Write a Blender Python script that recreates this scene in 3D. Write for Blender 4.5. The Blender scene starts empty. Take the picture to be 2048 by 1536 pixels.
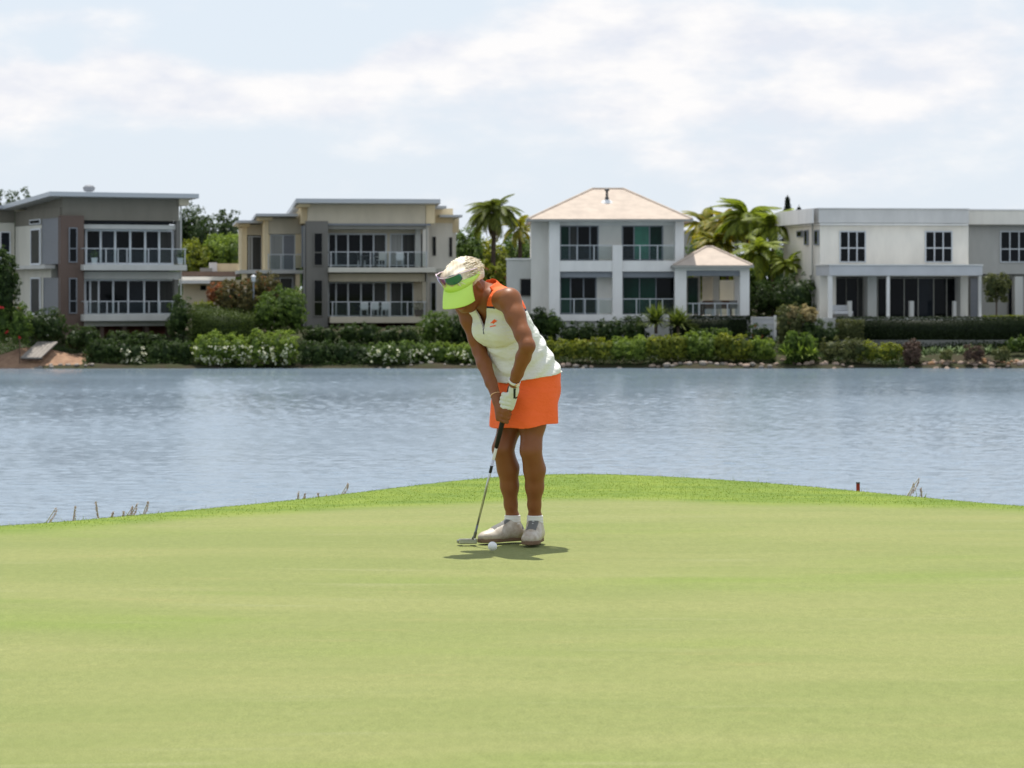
import bpy, bmesh, math, random
import numpy as np
from mathutils import Vector, Matrix
R = math.radians
SC = bpy.context.scene
COL = SC.collection
rng = np.random.default_rng(7)
random.seed(7)

# ------------------------------------------------------------------ camera
FPX = 2048 * 100 / 36.0          # focal length in pixels of the 2048 px wide photograph
ZC, HOR = 1.205, 575.0           # eye height, row of the horizon
cam = bpy.data.cameras.new('camera')
cam.lens, cam.sensor_width = 100, 36
cam.shift_y = -(768 - HOR) / 2048
cam.clip_start, cam.clip_end = 0.1, 6000
cam.dof.use_dof = True
cam.dof.focus_distance = 13.35
cam.dof.aperture_fstop = 10
camo = bpy.data.objects.new('camera', cam); COL.objects.link(camo)
camo.location = (0, 0, ZC); camo.rotation_euler = (R(90), 0, 0)
SC.camera = camo

# ------------------------------------------------------------------ world, sun, exposure
SUN_EL, SUN_AZ = 71.5, -6.0     # azimuth from +Y (away from the camera), negative = to the left
w = bpy.data.worlds.new('World'); SC.world = w; w.use_nodes = True
nt = w.node_tree; nt.nodes.clear()
def N(nt, t, **k):
    n = nt.nodes.new(t)
    for a, b in k.items(): setattr(n, a, b)
    return n
def LK(nt, a, b): nt.links.new(a, b)
out = N(nt, 'ShaderNodeOutputWorld'); bg = N(nt, 'ShaderNodeBackground'); bg.inputs[1].default_value = 0.10
sky = N(nt, 'ShaderNodeTexSky', sky_type='NISHITA', sun_disc=False)
sky.sun_elevation = R(SUN_EL); sky.sun_rotation = R(SUN_AZ)
sky.air_density = 1.0; sky.dust_density = 1.2; sky.ozone_density = 1.6; sky.altitude = 0
tc = N(nt, 'ShaderNodeTexCoord')
sep = N(nt, 'ShaderNodeSeparateXYZ'); LK(nt, tc.outputs['Generated'], sep.inputs[0])
def M(op, a, b=None, c=None, clamp=False):
    n = N(nt, 'ShaderNodeMath', operation=op); n.use_clamp = clamp
    for i, v in enumerate((a, b, c)):
        if v is None: continue
        if isinstance(v, (int, float)): n.inputs[i].default_value = v
        else: LK(nt, v, n.inputs[i])
    return n.outputs[0]
az = M('ARCTAN2', sep.outputs[0], sep.outputs[1])       # radians, + right
el = M('ARCSINE', sep.outputs[2])
# cloud field: noise on a cloud sheet seen at low elevation (stretched towards the horizon)
comb = N(nt, 'ShaderNodeCombineXYZ')
LK(nt, M('MULTIPLY', az, 9.0), comb.inputs[0]); LK(nt, M('MULTIPLY', el, 21.0), comb.inputs[1]); comb.inputs[2].default_value = 3.3
nz = N(nt, 'ShaderNodeTexNoise'); nz.inputs['Scale'].default_value = 1.0; nz.inputs['Detail'].default_value = 9; nz.inputs['Roughness'].default_value = 0.52
LK(nt, comb.outputs[0], nz.inputs['Vector'])
nz2 = N(nt, 'ShaderNodeTexNoise'); nz2.inputs['Scale'].default_value = 3.1; nz2.inputs['Detail'].default_value = 7; nz2.inputs['Roughness'].default_value = 0.55
LK(nt, comb.outputs[0], nz2.inputs['Vector'])
def blob(px, py, sx, sy, amp, rot=0.0):
    a0 = math.atan((px - 1024) / FPX); e0 = math.atan((HOR - py) / FPX)
    da = M('SUBTRACT', az, a0); de = M('SUBTRACT', el, e0)
    if rot:
        c, s = math.cos(rot), math.sin(rot)
        da, de = M('ADD', M('MULTIPLY', da, c), M('MULTIPLY', de, s)), M('SUBTRACT', M('MULTIPLY', de, c), M('MULTIPLY', da, s))
    q = M('ADD', M('POWER', M('ABSOLUTE', M('DIVIDE', da, sx / FPX)), 2.0), M('POWER', M('ABSOLUTE', M('DIVIDE', de, sy / FPX)), 2.0))
    return M('MULTIPLY', M('POWER', 2.718, M('MULTIPLY', q, -1.0)), amp)
acc = M('ADD', M('MULTIPLY', M('SUBTRACT', nz.outputs[0], 0.5), .70), M('MULTIPLY', M('SUBTRACT', nz2.outputs[0], 0.5), .70))
for b in [(20, 190, 110, 80, .36), (95, 150, 60, 45, .16), (255, 135, 115, 55, .40), (330, 175, 120, 55, .26), (500, 185, 110, 45, .32), (420, 215, 230, 45, .22), (650, 190, 90, 40, .30), (760, 140, 100, 42, .38, .5), (860, 100, 80, 42, .34), (940, 150, 120, 70, .20),
          (1130, 40, 140, 55, .34), (1330, 50, 180, 60, .32), (1560, 75, 200, 55, .30), (1200, 135, 260, 40, .22), (1240, 225, 230, 40, .26), (1640, 200, 260, 60, .20), (1900, 150, 320, 170, .34), (1350, 130, 500, 150, .12), (180, 200, 300, 90, .08), (1240, 300, 200, 30, .14), (1500, 330, 420, 60, .10), (120, 40, 220, 38, .24),
          (560, 70, 200, 45, -.42), (110, 112, 40, 28, -.30), (330, 340, 420, 80, -.18), (1080, 340, 240, 60, -.10), (1700, 15, 160, 30, -.15)]:
    acc = M('ADD', acc, blob(*b))
cl = N(nt, 'ShaderNodeMapRange', interpolation_type='SMOOTHSTEP'); LK(nt, acc, cl.inputs[0])
cl.inputs[1].default_value = -0.02; cl.inputs[2].default_value = 0.42; cl.inputs[3].default_value = 0.0; cl.inputs[4].default_value = 0.92
# cloud colour: warm white tops, lavender grey undersides (self shading of the clouds)
cr = N(nt, 'ShaderNodeMapRange'); LK(nt, nz2.outputs[0], cr.inputs[0])
cr.inputs[1].default_value = 0.36; cr.inputs[2].default_value = 0.62
cc = N(nt, 'ShaderNodeMix', data_type='RGBA'); LK(nt, cr.outputs[0], cc.inputs[0])
cc.inputs[6].default_value = (6.3, 6.5, 7.1, 1); cc.inputs[7].default_value = (7.9, 7.75, 7.7, 1)
# base sky, whitened by humid air towards the horizon
hz = N(nt, 'ShaderNodeMapRange'); LK(nt, el, hz.inputs[0]); hz.inputs[1].default_value = 0.0; hz.inputs[2].default_value = 1.1; hz.inputs[3].default_value = .92; hz.inputs[4].default_value = .68
hm = N(nt, 'ShaderNodeMix', data_type='RGBA'); LK(nt, hz.outputs[0], hm.inputs[0]); LK(nt, sky.outputs[0], hm.inputs[6]); hm.inputs[7].default_value = (6.15, 6.75, 7.45, 1)
mx = N(nt, 'ShaderNodeMix', data_type='RGBA'); LK(nt, cl.outputs[0], mx.inputs[0]); LK(nt, hm.outputs[2], mx.inputs[6]); LK(nt, cc.outputs[2], mx.inputs[7])
LK(nt, mx.outputs[2], bg.inputs[0]); LK(nt, bg.outputs[0], out.inputs[0])

sl = bpy.data.lights.new('sun', 'SUN'); sl.energy = 4.2; sl.angle = R(0.53); sl.color = (1.0, 0.955, 0.88)
so = bpy.data.objects.new('sun', sl); COL.objects.link(so); so.location = (0, 0, 60)
sd = Vector((math.sin(R(SUN_AZ)) * math.cos(R(SUN_EL)), math.cos(R(SUN_AZ)) * math.cos(R(SUN_EL)), math.sin(R(SUN_EL))))
so.rotation_euler = (-sd).to_track_quat('-Z', 'Y').to_euler()
SC.view_settings.view_transform = 'Standard'; SC.view_settings.look = 'None'
SC.view_settings.exposure = 0.36; SC.view_settings.gamma = 1; SC.view_settings.use_curve_mapping = False
SC.render.engine = 'CYCLES'; SC.cycles.use_denoising = True
SC.cycles.max_bounces = 8; SC.cycles.caustics_reflective = False; SC.cycles.caustics_refractive = False

# ------------------------------------------------------------------ helpers
def at(px, py, Y): return Vector(((px - 1024) * Y / FPX, Y, ZC - (py - HOR) * Y / FPX))
def tag(o, label=None, cat=None, group=None, kind=None):
    if label: o['label'] = label
    if cat: o['category'] = cat
    if group: o['group'] = group
    if kind: o['kind'] = kind
    return o
def empty(name, loc=(0, 0, 0), rz=0.0, label=None, cat=None, group=None):
    o = bpy.data.objects.new(name, None); COL.objects.link(o); o.location = loc; o.rotation_euler = (0, 0, rz)
    o.empty_display_size = 0.3
    return tag(o, label, cat, group)
def link(name, me, mats, parent=None, smooth=False):
    o = bpy.data.objects.new(name, me); COL.objects.link(o)
    if mats is not None and len(me.materials) == 0:
        for m in (mats if isinstance(mats, (list, tuple)) else [mats]): me.materials.append(m)
    if smooth:
        me.polygons.foreach_set('use_smooth', [True] * len(me.polygons))
    if parent: o.parent = parent
    return o
def np_mesh(name, V, F4=None, F3=None, matidx=None):
    """V (n,3); F4 (m,4) quads and/or F3 (k,3) tris -> mesh"""
    me = bpy.data.meshes.new(name); V = np.asarray(V, dtype=np.float32)
    loops, starts, tot = [], [], 0
    if F4 is not None and len(F4):
        F4 = np.asarray(F4, dtype=np.int32); loops.append(F4.ravel()); starts.append(np.arange(len(F4), dtype=np.int32) * 4); tot = len(F4) * 4
    if F3 is not None and len(F3):
        F3 = np.asarray(F3, dtype=np.int32); loops.append(F3.ravel()); starts.append(tot + np.arange(len(F3), dtype=np.int32) * 3)
    loops = np.concatenate(loops); starts = np.concatenate(starts)
    me.vertices.add(len(V)); me.vertices.foreach_set('co', V.ravel())
    me.loops.add(len(loops)); me.loops.foreach_set('vertex_index', loops)
    me.polygons.add(len(starts)); me.polygons.foreach_set('loop_start', starts)
    if matidx is not None: me.polygons.foreach_set('material_index', np.asarray(matidx, dtype=np.int32))
    me.update(calc_edges=True); me.validate()
    return me
def set_attr(me, name, vals):
    a = me.attributes.new(name, 'FLOAT', 'POINT'); a.data.foreach_set('value', np.asarray(vals, dtype=np.float32))

class MB:
    """collects simple solids into one mesh"""
    def __init__(s): s.v, s.f, s.m = [], [], []
    def add(s, vs, fs, m=0):
        b = len(s.v); s.v += [tuple(v) for v in vs]; s.f += [tuple(b + i for i in f) for f in fs]; s.m += [m] * len(fs); return s
    def box(s, x0, x1, y0, y1, z0, z1, m=0):
        x0, x1 = min(x0, x1), max(x0, x1); y0, y1 = min(y0, y1), max(y0, y1); z0, z1 = min(z0, z1), max(z0, z1)
        return s.add([(x0, y0, z0), (x1, y0, z0), (x1, y1, z0), (x0, y1, z0), (x0, y0, z1), (x1, y0, z1), (x1, y1, z1), (x0, y1, z1)],
              [(0, 3, 2, 1), (4, 5, 6, 7), (0, 1, 5, 4), (1, 2, 6, 5), (2, 3, 7, 6), (3, 0, 4, 7)], m)
    def prism(s, bottom, top, m=0):
        n = len(bottom)
        return s.add(list(bottom) + list(top), [tuple(reversed(range(n))), tuple(range(n, 2 * n))] + [(i, (i + 1) % n, n + (i + 1) % n, n + i) for i in range(n)], m)
    def tube(s, pts, rad, n=8, m=0, cap=True):
        pts = [Vector(p) for p in pts]
        if not isinstance(rad, (list, tuple)): rad = [rad] * len(pts)
        vs = []; prev = None
        for i, p in enumerate(pts):
            t = (pts[min(i + 1, len(pts) - 1)] - pts[max(i - 1, 0)]).normalized()
            a = t.cross(Vector((0, 0, 1)) if abs(t.z) < .9 else Vector((1, 0, 0))).normalized() if prev is None else (prev - t * prev.dot(t)).normalized()
            prev = a; b = t.cross(a)
            for k in range(n):
                g = 2 * math.pi * k / n; vs.append(p + (a * math.cos(g) + b * math.sin(g)) * rad[i])
        fs = []
        for i in range(len(pts) - 1):
            for k in range(n):
                k2 = (k + 1) % n; fs.append((i * n + k, i * n + k2, (i + 1) * n + k2, (i + 1) * n + k))
        if cap: fs += [tuple(reversed(range(n))), tuple(range((len(pts) - 1) * n, len(pts) * n))]
        return s.add(vs, fs, m)
    def lathe(s, prof, c=(0, 0, 0), n=16, m=0):
        vs = []; fs = []
        for r, z in prof:
            for k in range(n):
                g = 2 * math.pi * k / n; vs.append((c[0] + r * math.cos(g), c[1] + r * math.sin(g), c[2] + z))
        for i in range(len(prof) - 1):
            for k in range(n):
                k2 = (k + 1) % n; fs.append((i * n + k, i * n + k2, (i + 1) * n + k2, (i + 1) * n + k))
        fs += [tuple(reversed(range(n))), tuple(range((len(prof) - 1) * n, len(prof) * n))]
        return s.add(vs, fs, m)
    def build(s, name, mats, parent=None, smooth=False, bevel=0.0):
        me = bpy.data.meshes.new(name); me.from_pydata(s.v, [], s.f); me.polygons.foreach_set('material_index', s.m)
        if bevel or smooth:
            bm = bmesh.new(); bm.from_mesh(me); bmesh.ops.recalc_face_normals(bm, faces=bm.faces)
            if bevel: bmesh.ops.bevel(bm, geom=list(bm.edges), offset=bevel, segments=1, affect='EDGES', clamp_overlap=True)
            bm.to_mesh(me); bm.free()
        me.update()
        return link(name, me, mats, parent, smooth)

# ------------------------------------------------------------------ materials
def mat(name, col, rough=0.7, spec=0.3, metal=0.0, noise=None, bump=None, col2=None, stretch=(1, 1, 1), coat=0.0, transmission=0.0, emission=None):
    """principled; noise=(scale, amount) mottles the base colour towards col2 (or darker), bump=(scale, strength)"""
    m = bpy.data.materials.new(name); m.use_nodes = True; nt = m.node_tree; p = nt.nodes['Principled BSDF']
    p.inputs['Base Color'].default_value = (*col, 1); p.inputs['Roughness'].default_value = rough; p.inputs['Specular IOR Level'].default_value = spec
    p.inputs['Metallic'].default_value = metal; p.inputs['Coat Weight'].default_value = coat
    if noise or bump:
        t = N(nt, 'ShaderNodeTexCoord'); mp = N(nt, 'ShaderNodeMapping'); mp.inputs['Scale'].default_value = stretch; LK(nt, t.outputs['Object'], mp.inputs[0])
    if noise:
        n = N(nt, 'ShaderNodeTexNoise'); n.inputs['Scale'].default_value = noise[0]; n.inputs['Detail'].default_value = 6; n.inputs['Roughness'].default_value = .62
        LK(nt, mp.outputs[0], n.inputs['Vector'])
        mr = N(nt, 'ShaderNodeMapRange'); LK(nt, n.outputs[0], mr.inputs[0]); mr.inputs[1].default_value = .32; mr.inputs[2].default_value = .68; mr.inputs[4].default_value = noise[1]
        mx = N(nt, 'ShaderNodeMix', data_type='RGBA'); LK(nt, mr.outputs[0], mx.inputs[0]); mx.inputs[6].default_value = (*col, 1)
        c2 = col2 or tuple(c * .55 for c in col); mx.inputs[7].default_value = (*c2, 1); LK(nt, mx.outputs[2], p.inputs['Base Color'])
    if bump:
        n = N(nt, 'ShaderNodeTexNoise'); n.inputs['Scale'].default_value = bump[0]; n.inputs['Detail'].default_value = 5; LK(nt, mp.outputs[0], n.inputs['Vector'])
        b = N(nt, 'ShaderNodeBump'); b.inputs['Strength'].default_value = bump[1]; b.inputs['Distance'].default_value = bump[2] if len(bump) > 2 else .02
        LK(nt, n.outputs[0], b.inputs['Height']); LK(nt, b.outputs[0], p.inputs['Normal'])
    return m
def leafmat(name, dark, light, trans=0.35, third=None, rough=.5):
    """leaf colour picked per leaf from the attribute rnd; thin leaves let some light through"""
    m = bpy.data.materials.new(name); m.use_nodes = True; nt = m.node_tree; p = nt.nodes['Principled BSDF']
    a = N(nt, 'ShaderNodeAttribute', attribute_name='rnd'); cr = N(nt, 'ShaderNodeValToRGB'); LK(nt, a.outputs['Fac'], cr.inputs[0])
    e = cr.color_ramp.elements; e[0].position = .0; e[0].color = (*dark, 1); e[1].position = .85; e[1].color = (*light, 1)
    if third:
        x = e.new(.97); x.color = (*third, 1)
    p.inputs['Roughness'].default_value = rough; p.inputs['Specular IOR Level'].default_value = .18
    LK(nt, cr.outputs[0], p.inputs['Base Color'])
    tr = N(nt, 'ShaderNodeBsdfTranslucent'); hs = N(nt, 'ShaderNodeHueSaturation'); hs.inputs['Value'].default_value = 1.5; hs.inputs['Saturation'].default_value = 1.1
    LK(nt, cr.outputs[0], hs.inputs['Color']); LK(nt, hs.outputs[0], tr.inputs[0])
    mi = N(nt, 'ShaderNodeMixShader'); mi.inputs[0].default_value = trans
    o = nt.nodes['Material Output']; LK(nt, p.outputs[0], mi.inputs[1]); LK(nt, tr.outputs[0], mi.inputs[2]); LK(nt, mi.outputs[0], o.inputs[0])
    return m

def pnoise(P, s=1.0, seed=0):
    """cheap smooth pseudo noise in -1..1"""
    r = np.random.default_rng(seed); v = 0; a = 1.0; t = 0
    for o in range(4):
        for _ in range(3):
            k = r.normal(size=3) * s * (2 ** o); v = v + a * np.sin(P @ k + r.uniform(0, 6.28)); t += a
        a *= .55
    return v / t * 1.6

# ------------------------------------------------------------------ green, fringe, lake, banks
crest_px = np.array([0, 200, 400, 600, 750, 900, 1020, 1160, 1300, 1450, 1600, 1800, 2048.])
crest_py = np.array([1048, 1031, 1013, 994, 976, 958, 947, 943, 947, 955, 966, 985, 1008.])
cY = ZC * FPX / (crest_py - HOR + 1.5) - 0.28; cX = (crest_px - 1024) * cY / FPX
cX = np.concatenate([[-70, -12, -5], cX, [5, 12, 70]]); cY = np.concatenate([[9, 11.2, 13.2], cY, [13.9, 12.2, 10]])
b_px = np.array([0, 350, 700, 1000, 1200, 1400, 1700, 2048.]); b_py = np.array([1065, 1041, 1017, 1005, 999, 1007, 1011, 1023.])
bY = ZC * FPX / (b_py - HOR); bX = (b_px - 1024) * bY / FPX
bX = np.concatenate([[-70, -12], bX, [12, 70]]); bY = np.concatenate([[7, 10.4], bY, [11.6, 9]])
WATER = ZC - (737 - HOR) * 158 / FPX
def Yc(x):
    g = lambda q: np.interp(q, cX, cY)
    return (g(x - .25) + g(x - .12) + g(x) + g(x + .12) + g(x + .25)) / 5
def Yb(x):
    g = lambda q: np.interp(q, bX, bY)
    return (g(x - .3) + g(x) + g(x + .3)) / 3
def ground_z(x, s):
    """s metres beyond the crest line"""
    a, smax = .115, 2.2
    q = np.clip(s, 0, None)
    d = np.where(q < smax, a * q * q, a * smax * smax + 2 * a * smax * (q - smax))
    und = .012 * np.sin(x * .9 + 1) * np.sin((s + 3) * .6) * np.clip(-s * .4, 0, 1)
    return und - d
xs = np.concatenate([np.linspace(-70, -7, 22)[:-1], np.linspace(-7, 7, 281), np.linspace(7, 70, 22)[1:]])
ss = np.concatenate([np.linspace(-30, -10, 12)[:-1], np.linspace(-10, -5, 40)[:-1], np.linspace(-5, 2.5, 150), np.linspace(2.5, 16, 20)[1:]])
X, S = np.meshgrid(xs, ss); Yg = Yc(X) + S; Z = ground_z(X, S)
V = np.stack([X, Yg, Z], -1).reshape(-1, 3); nr, nc = X.shape
I = (np.arange(nr - 1)[:, None] * nc + np.arange(nc - 1)[None]).ravel(); F = np.stack([I, I + 1, I + nc + 1, I + nc], -1)
me = np_mesh('putting_green', V, F)
wob = .10 * np.sin(X * 3.1) + .06 * np.sin(X * 7.7 + 1)
fr = np.clip((Yg - Yb(X) - wob * .5 + .32) / .65, 0, 1); set_attr(me, 'fringe', (fr * fr * (3 - 2 * fr)).ravel())

def grass_mat():
    m = bpy.data.materials.new('mown_turf'); m.use_nodes = True; nt = m.node_tree; p = nt.nodes['Principled BSDF']
    p.inputs['Roughness'].default_value = .85; p.inputs['Specular IOR Level'].default_value = .12
    p.inputs['Sheen Weight'].default_value = .03; p.inputs['Sheen Tint'].default_value = (.8, .95, .6, 1)
    t = N(nt, 'ShaderNodeTexCoord')
    def noise(scale, st, det=5, rg=.6):
        mp = N(nt, 'ShaderNodeMapping'); mp.inputs['Scale'].default_value = st; LK(nt, t.outputs['Object'], mp.inputs[0])
        n = N(nt, 'ShaderNodeTexNoise'); n.inputs['Scale'].default_value = scale; n.inputs['Detail'].default_value = det; n.inputs['Roughness'].default_value = rg
        LK(nt, mp.outputs[0], n.inputs['Vector']); return n.outputs[0]
    def mixc(f, a, b, lo=.35, hi=.65):
        mr = N(nt, 'ShaderNodeMapRange', interpolation_type='SMOOTHSTEP'); LK(nt, f, mr.inputs[0]); mr.inputs[1].default_value = lo; mr.inputs[2].default_value = hi
        x = N(nt, 'ShaderNodeMix', data_type='RGBA'); LK(nt, mr.outputs[0], x.inputs[0])
        for i, c in ((6, a), (7, b)):
            if isinstance(c, tuple): x.inputs[i].default_value = (*c, 1)
            else: LK(nt, c, x.inputs[i])
        return x.outputs[2]
    base = mixc(noise(.9, (.45, 1.6, 1), 6), (.198, .228, .074), (.233, .250, .090))         # broad streaks
    base = mixc(noise(3.2, (.3, 1.5, 1), 7, .7), base, (.268, .250, .098), .55, .84)             # worn yellowish patches
    base = mixc(noise(.55, (.5, 1.2, 1), 3), base, (.178, .238, .052), .52, .80)
    base = mixc(noise(6.5, (.10, 1.0, 1), 5, .6), base, (.250, .266, .115), .56, .80)
    fine = mixc(noise(260, (.8, .5, 1), 3, .7), (.74, .75, .72), (1.2, 1.18, 1.2), .25, .75)
    fine2 = mixc(noise(38, (.8, .35, 1), 4, .7), (.93, .935, .92), (1.06, 1.055, 1.07), .3, .7)
    def mul(a, b):
        x = N(nt, 'ShaderNodeMix', data_type='RGBA', blend_type='MULTIPLY'); x.inputs[0].default_value = 1; LK(nt, a, x.inputs[6]); LK(nt, b, x.inputs[7]); return x.outputs[2]
    g = mul(mul(base, fine), fine2)
    frg = mixc(noise(3.0, (.6, 1.2, 1), 7, .65), (.122, .190, .028), (.195, .258, .038), .35, .65)
    frg = mul(frg, mixc(noise(90, (1, .6, 1), 4, .7), (.78, .80, .74), (1.15, 1.12, 1.15), .25, .75))
    at_ = N(nt, 'ShaderNodeAttribute', attribute_name='fringe')
    x = N(nt, 'ShaderNodeMix', data_type='RGBA'); LK(nt, at_.outputs['Fac'], x.inputs[0]); LK(nt, g, x.inputs[6]); LK(nt, frg, x.inputs[7])
    LK(nt, x.outputs[2], p.inputs['Base Color'])
    b = N(nt, 'ShaderNodeBump'); b.inputs['Strength'].default_value = .55; b.inputs['Distance'].default_value = .006; LK(nt, noise(180, (1, 1, 1), 3, .7), b.inputs['Height']); LK(nt, b.outputs[0], p.inputs['Normal'])
    return m
green = link('putting_green', me, grass_mat(), smooth=True); tag(green, 'close mown pale putting green with a brighter fringe above the lake', None, None, 'structure')

def blades(name, n, xr, sr, h, mt, label, keep=None, width=.0026):
    x = rng.uniform(*xr, n); s = rng.uniform(*sr, n)
    y = Yc(x) + s
    if keep is not None:
        k = keep(x, y); x, s, y = x[k], s[k], y[k]
    z = ground_z(x, s); n = len(x)
    a = rng.uniform(0, 6.28, n); hh = h * rng.uniform(.5, 1.25, n); lean = rng.normal(0, .45, (n, 2)) * hh[:, None]
    w_ = width * rng.uniform(.7, 1.3, n); dx, dy = np.cos(a) * w_, np.sin(a) * w_
    P = np.stack([x, y, z - .004], -1)
    A = P + np.stack([dx, dy, 0 * dx], -1); B = P - np.stack([dx, dy, 0 * dx], -1); T = P + np.stack([lean[:, 0], lean[:, 1], hh], -1)
    V = np.stack([A, B, T], 1).reshape(-1, 3); F = np.arange(n * 3).reshape(-1, 3)
    me = np_mesh(name, V, None, F); set_attr(me, 'rnd', np.repeat(np.clip(rng.normal(.5, .25, n) + .25 * pnoise(P, 1.2, 3), 0, 1), 3))
    o = link(name, me, mt); tag(o, label, 'grass', None, 'stuff'); return o
fm = leafmat('fringe_blade', (.135, .200, .028), (.195, .258, .038), .35, (.40, .38, .12))
blades('fringe_grass', 130000, (-5.2, 5.2), (-2.9, 1.0), .010, fm, 'bright green collar of longer grass along the far edge of the green', keep=lambda x, y: rng.random(len(x)) < np.clip((y - Yb(x) + .05) / .35, 0, 1))
ro = leafmat('rough_blade', (.10, .15, .02), (.24, .28, .05), .35, (.42, .36, .18))
blades('bank_rough_grass', 26000, (-5.5, 5.5), (.7, 4.5), .05, ro, 'rough grass on the slope that falls to the lake')

# lake bed and lake
bed = MB().box(-900, 900, 14, 175, -9, -6).build('lake_bed', mat('mud', (.08, .07, .05))); tag(bed, kind='structure')
def water_mat():
    m = bpy.data.materials.new('lake_water'); m.use_nodes = True; nt = m.node_tree; p = nt.nodes['Principled BSDF']
    p.inputs['Base Color'].default_value = (.15, .20, .25, 1); p.inputs['Roughness'].default_value = .06; p.inputs['IOR'].default_value = 1.333; p.inputs['Specular IOR Level'].default_value = .5
    t = N(nt, 'ShaderNodeTexCoord'); last = None
    for sc, st, dist, det in ((4.5, (.7, 1.2, 1), .010, 3), (.045, (.6, 1.4, 1), .0, 3)):
        mp = N(nt, 'ShaderNodeMapping'); mp.inputs['Scale'].default_value = st; mp.inputs['Rotation'].default_value = (0, 0, .15); LK(nt, t.outputs['Object'], mp.inputs[0])
        n = N(nt, 'ShaderNodeTexNoise'); n.inputs['Scale'].default_value = sc; n.inputs['Detail'].default_value = det; n.inputs['Roughness'].default_value = .6; LK(nt, mp.outputs[0], n.inputs['Vector'])
        if dist == 0:    # gusts: calmer and rougher patches
            mr = N(nt, 'ShaderNodeMapRange'); LK(nt, n.outputs[0], mr.inputs[0]); mr.inputs[1].default_value = .35; mr.inputs[2].default_value = .65; mr.inputs[3].default_value = .13; mr.inputs[4].default_value = .20
            LK(nt, mr.outputs[0], p.inputs['Roughness']); continue
        b = N(nt, 'ShaderNodeBump'); b.inputs['Strength'].default_value = 1; b.inputs['Distance'].default_value = dist; LK(nt, n.outputs[0], b.inputs['Height'])
        if last: LK(nt, last.outputs[0], b.inputs['Normal'])
        last = b
    LK(nt, last.outputs[0], p.inputs['Normal']); return m
wm = water_mat()
# real ripples: sums of short wind waves, so that crests hide troughs and tilt towards the sky as they do on a lake
lx = np.concatenate([np.linspace(-900, -37, 30)[:-1], np.linspace(-37, 37, 560), np.linspace(37, 900, 30)[1:]]); ly = np.concatenate([np.linspace(15, 44, 30)[:-1], np.linspace(44, 100, 500)[:-1], np.linspace(100, 160, 400), [166, 172]])
X, Y = np.meshgrid(lx, ly); Zw = np.zeros_like(X); wr_ = np.random.default_rng(21)
for wl, sl_, n_ in ((2.0, .010, 6), (1.0, .024, 9), (.55, .055, 12), (.36, .070, 16)):
    for _ in range(n_):
        th_ = wr_.normal(R(66), R(48)); wl_ = wl * wr_.uniform(.75, 1.35); k_ = 2 * math.pi / wl_; ph_ = k_ * (X * math.cos(th_) + Y * math.sin(th_)) + wr_.uniform(0, 6.28) + 1.5 * np.sin(X * wr_.uniform(.05, .2) + Y * wr_.uniform(.05, .2) + wr_.uniform(0, 6)); Zw += sl_ / k_ / math.sqrt(n_) * 1.6 * np.sin(ph_)
gust = .85 + .18 * np.sin(X * .06 + Y * .045 + 1) * np.sin(Y * .09 - X * .03) + .15 * np.sin(X * .19 - Y * .16); Zw *= gust * np.clip((159 - Y) / 16, .10, 1) * np.clip((40 - np.abs(X)) / 3, 0, 1) * np.clip((Y - 43) / 4, 0, 1)
nr, nc = X.shape; I = (np.arange(nr - 1)[:, None] * nc + np.arange(nc - 1)[None]).ravel()
me = np_mesh('lake', np.stack([X, Y, WATER + Zw], -1).reshape(-1, 3), np.stack([I, I + 1, I + nc + 1, I + nc], -1)); me.polygons.foreach_set('use_smooth', [True] * len(me.polygons))
lake = link('lake', me, wm); tag(lake, 'rippled blue grey lake between the green and the houses', None, None, 'structure')

# far bank
def bank_z(x, y):
    sh = 158.3 + .5 * np.sin(x * .35) + .3 * np.sin(x * .9 + 2)
    t = y - sh
    z = np.interp(t, [-4, 0, .4, 1.5, 3, 6.5, 9.5, 14, 20, 2500], [WATER - 2.2, WATER - .04, WATER + .16, WATER + .30, WATER + .55, WATER + .95, WATER + 1.45, WATER + 1.95, WATER + 2.15, WATER + 2.15])
    return z + .06 * np.sin(x * 1.7) * np.sin(y * 1.3) * (np.clip(t, 0, 1))
xs = np.concatenate([np.linspace(-900, -45, 20)[:-1], np.linspace(-45, 45, 181), np.linspace(45, 900, 20)[1:]])
ys = np.concatenate([np.linspace(154, 170, 60), np.array([175, 185, 200, 240, 300, 500, 1000, 2600])])
X, Y = np.meshgrid(xs, ys); V = np.stack([X, Y, bank_z(X, Y)], -1).reshape(-1, 3); nr, nc = X.shape
I = (np.arange(nr - 1)[:, None] * nc + np.arange(nc - 1)[None]).ravel(); F = np.stack([I, I + 1, I + nc + 1, I + nc], -1)
bankm = mat('bank_soil', (.055, .042, .030), .95, .1, noise=(.6, 1.0), col2=(.035, .045, .018), bump=(8, .6, .05))
bank = link('far_bank_ground', np_mesh('far_bank_ground', V, F), bankm, smooth=True); tag(bank, 'sloping earth bank on the far side of the lake', None, None, 'structure')

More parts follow.
